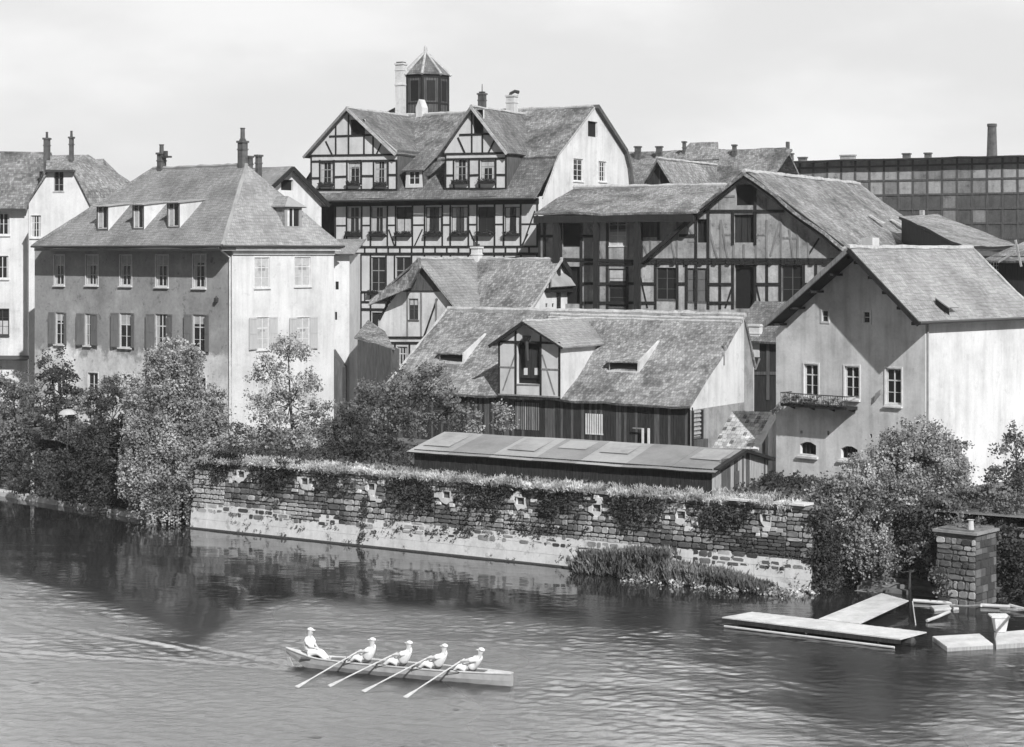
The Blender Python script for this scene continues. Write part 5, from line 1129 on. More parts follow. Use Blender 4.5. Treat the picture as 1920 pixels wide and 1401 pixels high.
# dark gap buildings between barn and right house
fr = Fr(1400, 125, -4524, GZ)
G2_ = froot(fr, 'dark_back_building', 'dark back building in the narrow gap between barn and tall white house', 'outhouse')
q = lambda x, y, d=0: (fr.fy(x, y, d).x, fr.fy(x, y, d).z)
x0, x1 = q(1370, 600)[0], q(1500, 600)[0]; zt = q(1430, 640)[1]; m_ = MB(**front()); m_.wall([(x0, 0), (x1, 0), (x1, zt), (x0, zt)], [], 'blackbd'); m_.box(x0, x0+.02, .01, 5, 0, zt, 'board')
for a in ((1405, 750, 1405, 640), (1440, 750, 1440, 640), (1388, 700, 1455, 700)): m_.beam(q(*a[:2]), q(*a[2:]), .2, 'board', .05)
m_.build('wall', G2_)
m_ = MB(); z2 = q(1430, 592)[1]; m_.slab([(x0, -.5, zt), (x1, -.5, zt), (x1, 3.6, zt+2.5), (x0, 3.6, zt+2.5)], .15, 'tileB', amp=.04); rg = m_.build('roof', G2_)
p = fr.fy(1417, 655, .2); q_ = fr.fy(1417, 612, .2); chimney(rg, p.x, .2, p.z-.5, q_.z, .75, .5, 'white2', 0)
m_ = MB(**front()); a_ = q(1408, 690); b2 = q(1428, 672); m_.tube([(a_[0], -.3, a_[1]), (a_[0]+.5, -.35, a_[1]-.05), (b2[0], -.3, b2[1])], [.07, .07, .07], 'timber2', 6); m_.build('drainpipe', G2_)

# ------------------------------------------------------------------ H  long shed
fr = Fr(1335, 96.3, -4650, GZ)
Sh = froot(fr, 'long_shed', 'long low shed with patched felt roof and planked gable on the quay', 'shed')
ze = fr.fy(1335, 879).z; xl = fr.fy(777, 841).x; a_ = fr.fx(1390, 843); yh = a_.y; zr = a_.z; dep = fr.fx(1440, 868).y
m_ = MB(); nseg = 7
for i in range(nseg):
    xa, xb = xl-.3+(.3-xl+.35)*i/nseg, xl-.3+(.3-xl+.35)*(i+1)/nseg
    lift = .006*(i % 2)
    m_.slab([(xa, -.35, ze-.15+lift), (xb, -.35, ze-.15+lift), (xb, yh, zr+lift), (xa, yh, zr+lift)], .07, 'felt2' if i in (0, 2, 4) else 'felt', 4, 4, .02, um='timber')
    ys = random.uniform(.1, .7)
    if i in (1, 5): continue
    m_.slab([(xa+.4, yh*ys, ze+(zr-ze)*ys+.02), (xb-.6, yh*ys, ze+(zr-ze)*ys+.02), (xb-.6, yh*.92, ze+(zr-ze)*.92+.02), (xa+.4, yh*.92, ze+(zr-ze)*.92+.02)], .02, 'felt2' if i % 2 else 'lead', 3, 2, .01)
m_.slab([(xl-.3, dep+.1, ze-.1), (.35, dep+.1, ze-.1), (.35, yh, zr), (xl-.3, yh, zr)], .07, 'felt', 8, 3, .02); m_.build('roof', Sh)
m_ = MB(**front()); x = xl
while x < 0: w_ = random.uniform(.16, .24); m_.fbox(x, min(0, x+w_-.02), -.05, random.uniform(0, .02), 0, ze-.02, 'blackbd'); x += w_
m_.box(xl, -.02, .06, dep-.05, 0, ze-.05, 'blackbd'); m_.build('front_wall', Sh)
m_ = MB(**right(.0)); y = 0
while y < dep:
    w_ = random.uniform(.17, .26); yy = y+w_/2; zz = ze+(zr-ze)*(yy/yh if yy < yh else (dep-yy)/(dep-yh)); m_.fbox(y, min(dep, y+w_-.025), -.04, random.uniform(0, .025), 0, zz-.08, 'board2' if random.random() < .75 else 'board'); y += w_
m_.beam((0, ze-.05), (yh, zr-.05), .16, 'timber', .36, .1); m_.beam((yh, zr-.05), (dep+.1, ze-.1), .16, 'timber', .38, .1)
m_.fbox(yh*.75, yh*.75+.5, .03, .05, .2, 1.0, 'board'); m_.build('gable_wall', Sh)
m_ = MB(**right(0)); m_.fbox(yh*.3, yh*.3+.85, .03, .06, .05, 1.75, 'board'); m_.build('door', Sh)

# ------------------------------------------------------------------ I  tall pale house at the right
fr = Fr(1735, 97.5, -2505, GZ)
I_ = froot(fr, 'pale_gable_house', 'pale rendered gable house with deep eaves, balcony and blank white side wall', 'house')
q = lambda x, y, d=0: (fr.fy(x, y, d).x, fr.fy(x, y, d).z)
wl = q(1455, 700)[0]; oh = 1.4; os_ = .55
apf = fr.fy(1590, 464, -oh); rte = fr.fy(1737, 619, -oh); zr = apf.z; xm = wl/2; zre = rte.z
xR = os_; pitch = (zr-zre)/(rte.x-apf.x); xm = apf.x; xLe = fr.fy(1432, 606, -oh).x; zLe = fr.fy(1432, 606, -oh).z
yb = fr.hit(1815, 466, (xm, 0, 0), (1, 0, 0)).y
zw = zr-pitch*(0-xm)-.2; pl_ = (zr-zLe)/(xm-xLe); zwl = zr-pl_*(xm-wl)-.2
W3 = [fr.rF(1508, 683, 1534, 742), fr.rF(1584, 687, 1611, 746), fr.rF(1661, 691, 1690, 758)]; W2 = [fr.rF(1542, 583, 1553, 603), fr.rF(1620, 585, 1631, 605)]
Bs = []
for x0, x1, y0, y1 in ((1500, 1530, 829, 852), (1577, 1608, 837, 860)):
    r = fr.rF(x0, y0, x1, y1); cx = (r[0]+r[1])/2; Bs.append([(r[0], r[2]), (r[1], r[2]), (r[1], r[3]-.15), (cx+.18, r[3]), (cx-.18, r[3]), (r[0], r[3]-.15)])
vn = [fr.rF(1551, 808, 1555, 816), fr.rF(1631, 814, 1635, 821), fr.rF(1501, 807, 1505, 813)]
m_ = MB(**front()); m_.wall([(wl, 0), (0, 0), (0, zw), (xm, zr-.2), (wl, zwl)], W3+W2+Bs+vn, 'front', .25)
for r in vn: opening(m_, r, 'dark', -.2)
m_.build('gable_wall', I_)
m_ = MB(**right()); m_.wall([(0, 0), (yb, 0), (yb, zw), (0, zw)], [], 'white'); m_.box(wl, wl+.02, .01, yb, 0, zwl, 'front'); m_.prism([(wl, yb-.01, 0), (0, yb-.01, 0), (0, yb-.01, zw), (xm, yb-.01, zr-.2), (wl, yb-.01, zwl)], (0, -.02, 0), 'front'); m_.build('side_wall', I_)
for r in W3: window(I_, front(), r, 2, 3, 'paint', .09, .14, '', split=[.33, .66], fw=.08)
for r in W2: window(I_, front(), r, 1, 2, 'paint', .1, .0, '', ins=.06, fw=.02)
for i, p_ in enumerate(Bs):
    o = MB(**front()); o.poly([o.P(a, -.22, b) for a, b in p_], 'dark'); u0, u1 = p_[0][0], p_[1][0]
    for k in range(1, 4): o.fbox(u0+(u1-u0)*k/4-.015, u0+(u1-u0)*k/4+.015, -.2, -.17, p_[0][1], p_[3][1]-.02, 'iron')
    b_ = o.build('cellar_window', I_); s = MB(**front()); s.fbox(u0-.15, u1+.15, -.02, .14, p_[0][1]-.22, p_[0][1]-.1, 'front'); s.build('sill', b_)
rf = MB(); zR_ = zr-pitch*(xR-xm)
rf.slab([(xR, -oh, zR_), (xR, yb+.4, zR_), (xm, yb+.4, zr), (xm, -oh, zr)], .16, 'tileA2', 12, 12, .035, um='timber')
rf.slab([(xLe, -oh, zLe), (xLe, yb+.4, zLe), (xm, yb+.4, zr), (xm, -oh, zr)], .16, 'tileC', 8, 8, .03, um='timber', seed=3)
rf.ridge((xm, -oh, zr), (xm, yb+.4, zr), .13, 'ridge'); rf.ridge((xR-.1, yb+.4, zR_+.1), (xm, yb+.4, zr), .08, 'ridge', 3); roofI = rf.build('roof', I_)
b_ = MB(**front(-oh)); b_.beam((xm, zr-.13), (xLe, zLe-.13), .24, 'timber2', .05, -.05); b_.beam((xm, zr-.13), (xR+.0, zR_-.13), .24, 'timber', .055, -.05)
for k in range(7): x = wl+.3+k*(0-wl-.5)/6; 
b_.build('bargeboard', I_)
m_ = MB()
for k in range(5):
    x = xLe+.4+(xm-xLe-.6)*k/4; z = zLe+(x-xLe)*pl_-.32; m_.box(x-.08, x+.08, -oh+.3, 0, z-.12, z, 'timber')
    x = xm+.4+(xR-xm-.8)*k/4; z = zr-(x-xm)*pitch-.36; m_.box(x-.08, x+.08, -oh+.05, 0, z-.16, z, 'timber')
m_.build('purlins', I_)
m_ = MB(); m_.tube([(xR+.06, -oh, zR_-.05), (xR+.06, yb+.4, zR_-.05)], .085, 'iron', 8); m_.build('gutter', I_)
h = fr.hit(1775, 580, (xR, 0, zR_), (pitch, 0, 1)); m_ = MB()
m_.slab([h+Vector((.45, -.5, .12)), h+Vector((.45, .45, .12)), h+Vector((-.35, .45, .62)), h+Vector((-.35, -.5, .62))], .06, 'lead', 2, 2, 0); m_.poly([h+Vector((.5, -.5, -.3)), h+Vector((.45, -.5, .1)), h+Vector((-.35, -.5, .56)), h+Vector((-.35, -.5, .2))], 'dark'); m_.build('skylight', roofI)
p = fr.hit(1632, 446, (xm-.6, 0, 0), (1, 0, 0)); chimney(roofI, p.x, p.y, zr-1.5, p.z, .7, .6, 'white2', 0, False)
# balcony with flowers
bx0, bx1, bz = q(1484, 752)[0], q(1608, 752)[0], q(1545, 758)[1]; m_ = MB(); m_.box(bx0, bx1, -.95, -.002, bz-.16, bz, 'timber')
for k in range(4): x = bx0+.2+(bx1-bx0-.4)*k/3; m_.prism([(x, -.6, bz-.17), (x, 0, bz-.17), (x, 0, bz-.36)], (.05, 0, 0), 'timber')
bal = m_.build('balcony', I_); m_ = MB(); rt = bz+.55
for y0, y1, xx0, xx1 in ((-.93, -.93, bx0, bx1),):
    m_.tube([(bx0, -.93, rt), (bx1, -.93, rt)], .03, 'iron', 6); m_.tube([(bx0, -.93, rt), (bx0, 0, rt)], .03, 'iron', 6); m_.tube([(bx1, -.93, rt), (bx1, 0, rt)], .03, 'iron', 6)
    for k in range(30): x = bx0+(bx1-bx0)*k/29; m_.tube([(x, -.93, bz), (x, -.93, rt)], .012, 'iron', 4)
m_.build('railing', bal)
lc = [(np.array((random.uniform(bx0+.2, bx1-.1), -.99, bz+random.uniform(.1, .45))), .13, 14) for _ in range(46)]
fl = leafobj('flower_row', leafcloud(lc, .1), 'leaf', None, fr.o, fr.rz); tag(fl, 'row of trailing flowers along the balcony of the pale gable house', 'flowers', kind='stuff')
lc = [(np.array((bx0-.25-.2*k, -.25, bz-.15*k)), .13, 20) for k in range(5)]
fl = leafobj('climbing_plant', leafcloud(lc, .12), 'leafl', None, fr.o, fr.rz); tag(fl, 'small plant trailing from the left end of the balcony', 'plant')
sg = MB(**front()); a_ = q(1650, 742); sg.prism([(a_[0]-.25, -.05, a_[1]-.3), (a_[0]+.1, -.05, a_[1]+.1), (a_[0]+.15, -.05, a_[1]+.35), (a_[0]-.2, -.05, a_[1]+.1)], (0, -.1, 0), 'dull'); sg.build('wall_bracket', I_)
ps = MB(); c0 = W(1849, 878, (H-GZ)*F/(872-HY)); ps.tube([(0, 0, -.2), (0, 0, 2.0)], [.1, .08], 'timber2', 8); ps.box(-.14, .14, -.14, .14, 2.0, 2.1, 'timber2'); o = ps.build('wooden_post', loc=(c0.x, c0.y, GZ)); tag(o, 'grey wooden post against the blank white side wall', 'post')
m_ = MB(); m_.tube([(.07, -.12, zw+.1), (.07, .12, zw-.5), (.07, .12, .1)], .055, 'sash', 8); m_.build('downpipe', I_)
IFR = fr

# ------------------------------------------------------------------ trees and shrubs
def gp(px, D, z=GZ): p = W(px, 500, D); p.z = z; return p
tree('trailing_tree', 'large pale trailing tree whose branches hang down to the river before the hipped house', 'tree', gp(318, 119), [(325, 668, 119, 52, 34, 1.8), (285, 735, 118, 50, 48, 2), (372, 770, 118, 52, 58, 2), (300, 820, 117, 72, 52, 2.1), (370, 850, 116.5, 52, 45, 1.8), (262, 870, 116, 38, 50, 1.4), (325, 905, 114.5, 60, 42, 1.3), (385, 905, 113.6, 34, 40, .8)],
     'leafl', .13, .34, 46, 8, .2, strands=14, slen=(1, 3.2))
tree('overhanging_tree', 'round leafy tree overhanging the water at the left edge of the photo', 'tree', gp(30, 130, 3.2), [(25, 745, 130, 50, 45, 2.2), (75, 800, 128, 48, 42, 2), (10, 830, 128, 40, 40, 2), (95, 850, 126, 40, 35, 1.8)], 'leaf', .13, .36, 46, 8, .18)
tree('dark_upright_tree', 'dark upright young tree before the left end of the hipped house', 'tree', gp(112, 125, 3.4), [(96, 690, 125, 30, 32, 1.1), (118, 730, 125, 34, 38, 1.3), (105, 780, 124, 34, 34, 1.3)], 'leafd', .12, .3, 44, 9, .12)
tree('dark_bush', 'dark dense bush above the low river wall between two paler trees', 'bush', gp(175, 121, 3.2), [(165, 850, 120.5, 52, 60, 1.8), (200, 905, 119.5, 40, 50, 1.3), (215, 780, 122, 30, 60, 1.4), (130, 905, 120.5, 50, 34, 1.3), (60, 890, 123, 60, 36, 1.3)], 'leafd', .12, .36, 52, 10, .1)
tree('light_bush', 'mid-toned bush in front of the lower windows of the hipped house', 'bush', gp(180, 123.5), [(165, 755, 123.5, 30, 30, 1.2), (190, 735, 124, 26, 26, 1), (140, 810, 123, 34, 26, 1.2), (215, 730, 123, 20, 30, 1)], 'leaf', .12, .3, 42, 8, .1)
tree('slender_tree', 'pale airy tree before the bright white end wall of the hipped house', 'tree', gp(548, 119), [(540, 652, 120, 40, 22, .9), (500, 695, 120, 34, 28, .9), (560, 725, 119, 48, 32, 1.1), (500, 765, 119, 38, 30, .9), (590, 780, 119, 40, 30, 1), (535, 800, 119, 44, 30, 1), (560, 838, 118, 56, 24, 1.2), (480, 820, 119, 30, 26, 1)], 'leafl', .12, .34, 40, 8, .08, sparse=1.25)
tree('corner_bush', 'low bush at the foot of the white corner of the hipped house', 'bush', gp(460, 121), [(458, 820, 121, 36, 26, 1.2), (430, 845, 119, 30, 16, 1), (480, 855, 118, 36, 14, 1)], 'leaf', .11, .28, 40, 9, .08)
tree('leafy_shrub', 'big spreading shrub against the left end of the barn roof', 'bush', gp(730, 116), [(705, 760, 117, 44, 36, 1.3), (760, 735, 116, 46, 40, 1.4), (815, 725, 115.5, 44, 42, 1.3), (700, 810, 116, 46, 34, 1.3), (845, 775, 114.5, 44, 34, 1.2), (770, 790, 114.5, 36, 26, 1.1)], 'leaf', .12, .32, 40, 8, .12)
tree('dark_shrub', 'dark shrub in shade between the slender tree and the long shed', 'bush', gp(690, 112.5), [(650, 845, 113, 44, 26, 1.1), (715, 840, 112.5, 48, 32, 1.1), (660, 800, 115, 30, 34, 1)], 'leafd', .12, .3, 46, 9, .1)
tree('round_shrub', 'small round pale shrub beside the slatted screen of the barn', 'bush', gp(942, 110.5), [(942, 783, 110.5, 26, 30, .8), (890, 790, 111, 20, 22, .8)], 'leafl', .1, .24, 42, 10, .07)
tree('weeping_willow', 'large willow at right trailing over the river beside the pale house', 'tree', gp(1680, 95.5), [(1725, 835, 95.5, 72, 44, 2), (1670, 880, 95, 78, 42, 2), (1770, 885, 94.5, 44, 60, 1.8), (1620, 930, 93.5, 52, 48, 1.6), (1700, 950, 93, 66, 44, 1.7), (1590, 985, 92.3, 36, 44, 1.1), (1565, 930, 93.5, 36, 40, 1.2), (1640, 1000, 91.8, 44, 44, 1)],
     'leafl', .11, .3, 46, 10, .22, strands=26, slen=(.8, 2.3))
tree('right_edge_tree', 'leafy tree at the right edge before the blank white wall', 'tree', gp(1912, 93), [(1905, 850, 93, 38, 40, 1.3), (1880, 905, 92.5, 46, 34, 1.3), (1930, 930, 92, 40, 40, 1.3), (1862, 945, 91.5, 30, 26, 1)], 'leaf', .11, .3, 42, 9, .13)
tree('shaded_bush', 'very dark bush around the stone pier at the right waterside', 'bush', gp(1890, 90.5, 1), [(1885, 1000, 90.3, 34, 52, 1), (1905, 1070, 89.5, 34, 38, .9), (1715, 985, 91.3, 44, 34, .9), (1560, 1010, 92, 20, 60, .6)], 'leafd', .11, .3, 50, 11, .08)
tree('waterside_bush', 'small pale bush on the bank just left of the stone pier', 'bush', gp(1705, 90, .6), [(1722, 1040, 90, 24, 26, .6), (1672, 1065, 90, 22, 24, .5)], 'leafl', .1, .22, 34, 9, .05)
tree('pier_bush', 'dark bush hanging over the cap and right side of the stone pier', 'bush', gp(1860, 90.5, 1), [(1800, 955, 91, 60, 24, .9), (1868, 985, 90, 22, 40, .7), (1745, 960, 91.5, 34, 30, .8), (1900, 960, 90.3, 40, 34, .9), (1830, 935, 92.5, 70, 22, .8), (1700, 930, 92.8, 50, 24, .8), (1872, 1050, 89.6, 22, 50, .5), (1765, 1085, 87.6, 22, 26, .3), (1822, 978, 88.2, 26, 12, .4)], 'leaf', .11, .3, 46, 10, .07)
tree('lilac_bush', 'broad bush in the gap between the white end wall and the barn', 'bush', gp(640, 117), [(625, 805, 118, 30, 26, 1), (655, 780, 117.5, 34, 34, 1.1), (690, 740, 118, 26, 26, .9), (590, 850, 117, 40, 16, 1)], 'leaf', .12, .32, 42, 8, .08)
tree('low_hedge', 'low clipped hedge at the foot of the pale gable house', 'hedge', gp(1495, 101), [(1455, 905, 100.5, 26, 14, .6), (1500, 908, 100, 32, 14, .6), (1545, 912, 99, 22, 14, .6)], 'leafd', .09, .2, 50, 20, .05)
# ivy over the quay wall
lc = []
for px0, px1, py0, py1, n in ((395, 450, 845, 905, 90), (470, 560, 865, 925, 110), (590, 660, 890, 930, 40), (735, 815, 900, 965, 90), (860, 960, 905, 965, 120), (1000, 1085, 925, 975, 70), (1150, 1245, 935, 985, 90), (1305, 1420, 950, 1000, 90), (770, 1100, 985, 1000, 26), (680, 690, 930, 1010, 16)):
    for _ in range(n):
        px, py = rng.normal((px0+px1)/2, (px1-px0)*.36), py0+(py1-py0)*rng.beta(1, 1.6)*rng.uniform(.6, 1.35); p = RV.fy(px, py, .3)
        if not any(abs(p.x-hx_) < .75 and abs(p.z-hz_) < .62 for hx_, hz_ in holes): lc.append((np.array((p.x, slope(max(0, p.z))-rng.uniform(.08, .3), p.z)), .2, 22))
o = leafobj('ivy', leafcloud(lc, .10), 'leafd', None, RV.o, RV.rz); tag(o, 'dark ivy patches hanging over the rough upper part of the quay wall', 'ivy', kind='stuff')
lc = []
for _ in range(420):
    x = rng.uniform(xL, XR); z = rng.uniform(.15, 3.7)*rng.uniform(.3, 1)
    if noise.noise(Vector((x*.5, z, 9))) > .0: lc.append((np.array((x, slope(z)-.1, z)), .1, 7))
o = leafobj('wall_weeds', leafcloud(lc, .07), 'leaf', None, RV.o, RV.rz); tag(o, 'little tufts of weeds rooted in the joints of the quay wall', 'weeds', kind='stuff')
lc = []  # dark creeper added to turn the sunlit quay end into deep shadow
for _ in range(420):
    lc.append((np.array((rng.uniform(.55, 1.5), rng.uniform(-.1, 4), rng.uniform(.1, 3.9))), .28, 20))
o = leafobj('shade_creeper', leafcloud(lc, .11), 'leafd', None, RV.o, RV.rz); tag(o, 'dark creeper added as deep shade over the right-hand end of the quay wall beside the willow', 'creeper', kind='stuff')
# dry grass along the wall top
lc = []
for _ in range(2300):
    x = rng.uniform(xL+.3, -.6); t_ = (x-xL)/(XR-xL); y = rng.uniform(.0, 2.2+1.2*t_)
    if noise.noise(Vector((x*.6, y, 1))) > -.28: lc.append((np.array((x, y, GZ+rng.uniform(.0, .16))), .17, 26))
o = leafobj('dry_grass', leafcloud(lc, .17, .2, 1.3, .12), 'dry', None, RV.o, RV.rz); tag(o, 'bright dry grass and weeds along the top of the quay wall', 'grass', kind='stuff')
lc = []
for _ in range(1500):
    x = rng.uniform(xL-6, 6); y = rng.uniform(1, 12); lc.append((np.array((x, y, GZ+rng.uniform(.0, .25))), .25, 12))
o = leafobj('garden_growth', leafcloud(lc, .14, .2, .6), 'leafd', None, RV.o, RV.rz); tag(o, 'low dark garden growth behind the quay wall', 'ground cover', kind='stuff')
# reeds
lc = []
for _ in range(330):
    px = rng.uniform(1075, 1440); t_ = (px-1075)/365; p = RV.fy(px, 1070, -.8); hgt = (1.5 if .05 < t_ < .5 else .75)*math.sin(math.pi*min(1, max(.12, t_*1.05)))**.5
    x, y = p.x, -rng.uniform(.2, 1.3+.5*t_)
    for k in range(5): lc.append((np.array((x+rng.normal()*.05*k, y, .1+hgt*k/5)), .12, 11))
o = leafobj('reeds', leafcloud(lc, .3, .3, 2.6, .1), 'leaf', None, RV.o, RV.rz); tag(o, 'clump of tall reeds growing in the shallows at the foot of the quay wall', 'reeds', kind='stuff')
lc = [(np.array((RV.fy(rng.uniform(1180, 1520), 1100, -1).x, -rng.uniform(.3, 2.1), rng.uniform(0, .2))), .2, 16) for _ in range(150)]
o = leafobj('water_plants', leafcloud(lc, .11, .2), 'dry', None, RV.o, RV.rz); tag(o, 'low pale water plants fringing the reeds towards the landing stage', 'water plants', kind='stuff')
lc = []
for _ in range(420):
    x = rng.uniform(-3.4, 14); z = rng.uniform(.1, 3.6); 
    lc.append((np.array((x, .05-rng.uniform(0, .35), z)), .26, 20))
o = leafobj('bank_creeper', leafcloud(lc, .11), 'leafd', None, RB.o, RB.rz); tag(o, 'dark creeper covering the bank wall behind the landing stage', 'creeper', kind='stuff')
lc = []
for _ in range(620):
    x = rng.uniform(-30, -.3); z = rng.uniform(.7, 3.3); lc.append((np.array((x, .0-rng.uniform(0, .3), z)), .26, 18))
o = leafobj('embankment_creeper', leafcloud(lc, .11), 'leafd', None, LB.o, LB.rz); tag(o, 'dark creeper hanging over the low wall at far left', 'creeper', kind='stuff')

# ------------------------------------------------------------------ small things on land
for px, py, lab in ((127, 776, 'larger pale parasol among the bushes left of the trailing tree'), (193, 779, 'smaller pale parasol nearest to the trailing tree')):
    D = 122.5; p = gp(px, D, 3.4); o = thing('garden_parasol', lab, 'parasol', p, 0, 'parasols in the riverside garden'); zt = H-(py-HY)/F*D-3.4; rr = .6 if px < 150 else .48
    m_ = MB(); m_.tube([(0, 0, 0), (0, 0, zt)], .022, 'timber2', 6); m_.build('pole', o)
    m_ = MB(); n = 12
    for k in range(n):
        a, b2 = 2*math.pi*k/n, 2*math.pi*(k+1)/n; prev = 0
        for r0_, r1_, za, zb2 in ((0, .5, .32, .26), (.5, .85, .26, .12), (.85, 1, .12, -.02)):
            m_.poly([(rr*r0_*math.cos(a), rr*r0_*math.sin(a), zt+za), (rr*r1_*math.cos(a), rr*r1_*math.sin(a), zt+zb2), (rr*r1_*math.cos(b2), rr*r1_*math.sin(b2), zt+zb2), (rr*r0_*math.cos(b2), rr*r0_*math.sin(b2), zt+za)], 'cur')
    m_.build('canopy', o, smooth=False)
m_ = MB(); m_.tube([(0, 0, -1.2), (0, 0, 1.4), (0, 0, 1.5)], [.13, .11, .16], 'white2', 8); p = WZ(60, 930, .3); o = m_.build('white_post', loc=(p.x, p.y+.1, 1.6)); tag(o, 'whitish post on the low river wall at far left', 'post')
for i, (px, lab) in enumerate(((1395, 'bright stone slab lying on the grass near the planked shed gable'), (1490, 'bright stone slab at the right-hand corner of the quay'))):
    p = RV.fy(px, 930, .9); m_ = MB(); m_.prism([(-.9+.1*i, -.45, 0), (.85, -.5, 0), (.95, .4, 0), (-.8, .5, 0)], (0, 0, .1), 'ashlar'); o = m_.build('stone_slab', loc=RV.wor((p.x, .62, GZ+.16)), rz=RV.rz); tag(o, lab, 'slab', 'loose stone slabs on the quay')

# ------------------------------------------------------------------ landing stage
def deckpoly(m_, pts, z, th, m):
    w_ = [WZ(px, py, z) for px, py in pts]; o = m_.O
    m_.prism([p-ORG-Vector((0, 0, th)) for p in w_], (0, 0, th), m)
ORG = WZ(1560, 1170, .4); ORG.z = 0
ls = thing('landing_stage', 'T-shaped floating landing stage of bleached planks', 'landing stage', ORG)
def planks(pa, pb, pc, pd, z, n, name, par):
    """quad pa->pb long edge front, pd->pc long edge back; planks laid across"""
    A, Bp, C_, Dd = [WZ(*p, z)-ORG for p in (pa, pb, pc, pd)]; m_ = MB()
    for i in range(n):
        u0, u1 = i/n, (i+.88)/n; q = [A.lerp(Bp, u0), A.lerp(Bp, u1), Dd.lerp(C_, u1), Dd.lerp(C_, u0)]; dz = random.uniform(-.006, .006)
        m_.hexa([p+Vector((0, 0, -.05)) for p in q]+[p+Vector((0, 0, dz)) for p in q], 'deck')
    o = m_.build(name, par); return A, Bp, C_, Dd
A, Bp, C_, Dd = planks((1353.6, 1157), (1689, 1198), (1738, 1185), (1410, 1147), .42, 60, 'front_deck', ls)
planks((1535, 1160), (1612, 1169), (1704, 1126), (1653, 1112), .434, 18, 'gangway_deck', ls)
m_ = MB(); dr = (Bp-A).normalized(); 
for P0, P1 in ((A, Bp), (Dd, C_)):
    v = (P1-P0); z_ = Vector((0, 0, -.06)); m_.prism([P0+z_, P1+z_, P1+z_+Vector((0, 0, -.17)), P0+z_+Vector((0, 0, -.17))], (dr.y*.0+.02, .1, 0), 'blackbd')
m_.build('edge_beam', ls)
m_ = MB(); lo = Vector((0, -.12, -.36)); m_.tube([A+lo+dr*.1, Bp+lo-dr*.3], .05, 'deck', 6); m_.build('rub_rail', ls)
for k in range(5):
    p = A.lerp(Bp, .1+.2*k)+(Dd-A)*.5; m_ = MB(); c0 = p+Vector((0, 0, -.26)); sd_ = Vector((-dr.y, dr.x, 0)); sd_ = sd_ if sd_.y > 0 else -sd_
    m_.tube([c0-dr*.8-Vector((0, 0, .02)), c0-dr*.7, c0+dr*.7, c0+dr*.8], [.1, .2, .2, .1], 'iron', 10); m_.build('float', ls)
for px, py in ((1706, 1136), (1655, 1124), (1690, 1204), (1600, 1176)):
    p = WZ(px, py, .1)-ORG; m_ = MB(); m_.tube([p+Vector((0, 0, -1)), p+Vector((0, 0, .75 if px > 1700 else .3))], .07, 'timber', 8); m_.build('pile', ls)
def platform(name, lab, pts, z, th, cat, grp=None):
    c = sum([WZ(px, py, z) for px, py in pts], Vector())/len(pts); c.z = 0; o = thing(name, lab, cat, c, 0, grp)
    w_ = [WZ(px, py, z)-c for px, py in pts]; m_ = MB(); a, b2, c2, d = w_
    n = 9
    for i in range(n):
        q = [a.lerp(d, i/n), b2.lerp(c2, i/n), b2.lerp(c2, (i+.86)/n), a.lerp(d, (i+.86)/n)]; m_.hexa([p-Vector((0, 0, .05)) for p in q]+[p+Vector((0, 0, random.uniform(0, .012))) for p in q], 'deck')
    m_.build('deck', o); m_ = MB(); m_.hexa([p*1-Vector((0, 0, th)) for p in w_]+[p-Vector((0, 0, .055)) for p in w_], 'board2'); m_.build('pontoon', o); return o
platform('plank_raft', 'small low plank raft just right of the landing stage', [(1776, 1213), (1862, 1208), (1836, 1188), (1748, 1193)], .2, .22, 'raft', 'plank rafts moored beside the landing stage')
platform('plank_raft', 'plank raft cut off by the right edge carrying a white box', [(1868, 1207), (1965, 1200), (1955, 1178), (1864, 1186)], .22, .24, 'raft', 'plank rafts moored beside the landing stage')
def pole(name, lab, p0, p1, z0, z1, r, mt='deck', grp=None, cat='pole'):
    a, b2 = WZ(*p0, z0), WZ(*p1, z1); c = a.copy(); m_ = MB(); m_.tube([a-c, (a+b2)/2-c+Vector((0, 0, -.02)), b2-c], r, mt, 8); o = m_.build(name, loc=c); tag(o, lab, cat, grp); return o
pole('boom_pole', 'long pale floating boom pole reaching right from the gangway', (1712, 1126), (1900, 1138), .1, .1, .08)
pole('boom_pole', 'short thick pale boom pole at the right edge of the photo', (1893, 1136), (1960, 1152), .12, .12, .1)
pole('mooring_pole', 'slanting pale pole lying on the water right of the gangway', (1738, 1164), (1780, 1147), .08, .25, .07)
pole('mooring_pole', 'tall leaning pole rising from the boom at the far right', (1876, 1143), (1924, 1143), .1, 1.9, .06)
pole('mooring_pole', 'leaning pole in front of the stone pier', (1782, 1136), (1840, 1136), .1, 1.0, .05)
pole('mooring_rope', 'thin rope running from the gangway corner down to the water', (1711, 1128), (1717, 1172), .45, .02, .025, cat='rope')
c = WZ(1875, 1184, .24); o = thing('white_box', 'white tapered box standing on the raft at right', 'box', c); m_ = MB(); m_.hexa([(-.2, -.2, 0), (.2, -.2, 0), (.2, .2, 0), (-.2, .2, 0), (-.3, -.3, .62), (.3, -.3, .62), (.3, .3, .62), (-.3, .3, .62)], 'paint'); m_.build('body', o); m_ = MB(); m_.box(-.42, .34, -.34, .34, .622, .69, 'paint'); m_.build('lid', o)
platform('floating_board', 'small flat pale board floating between the gangway and the boom pole', [(1752, 1143), (1798, 1140), (1790, 1133), (1745, 1136)], .1, .12, 'board')

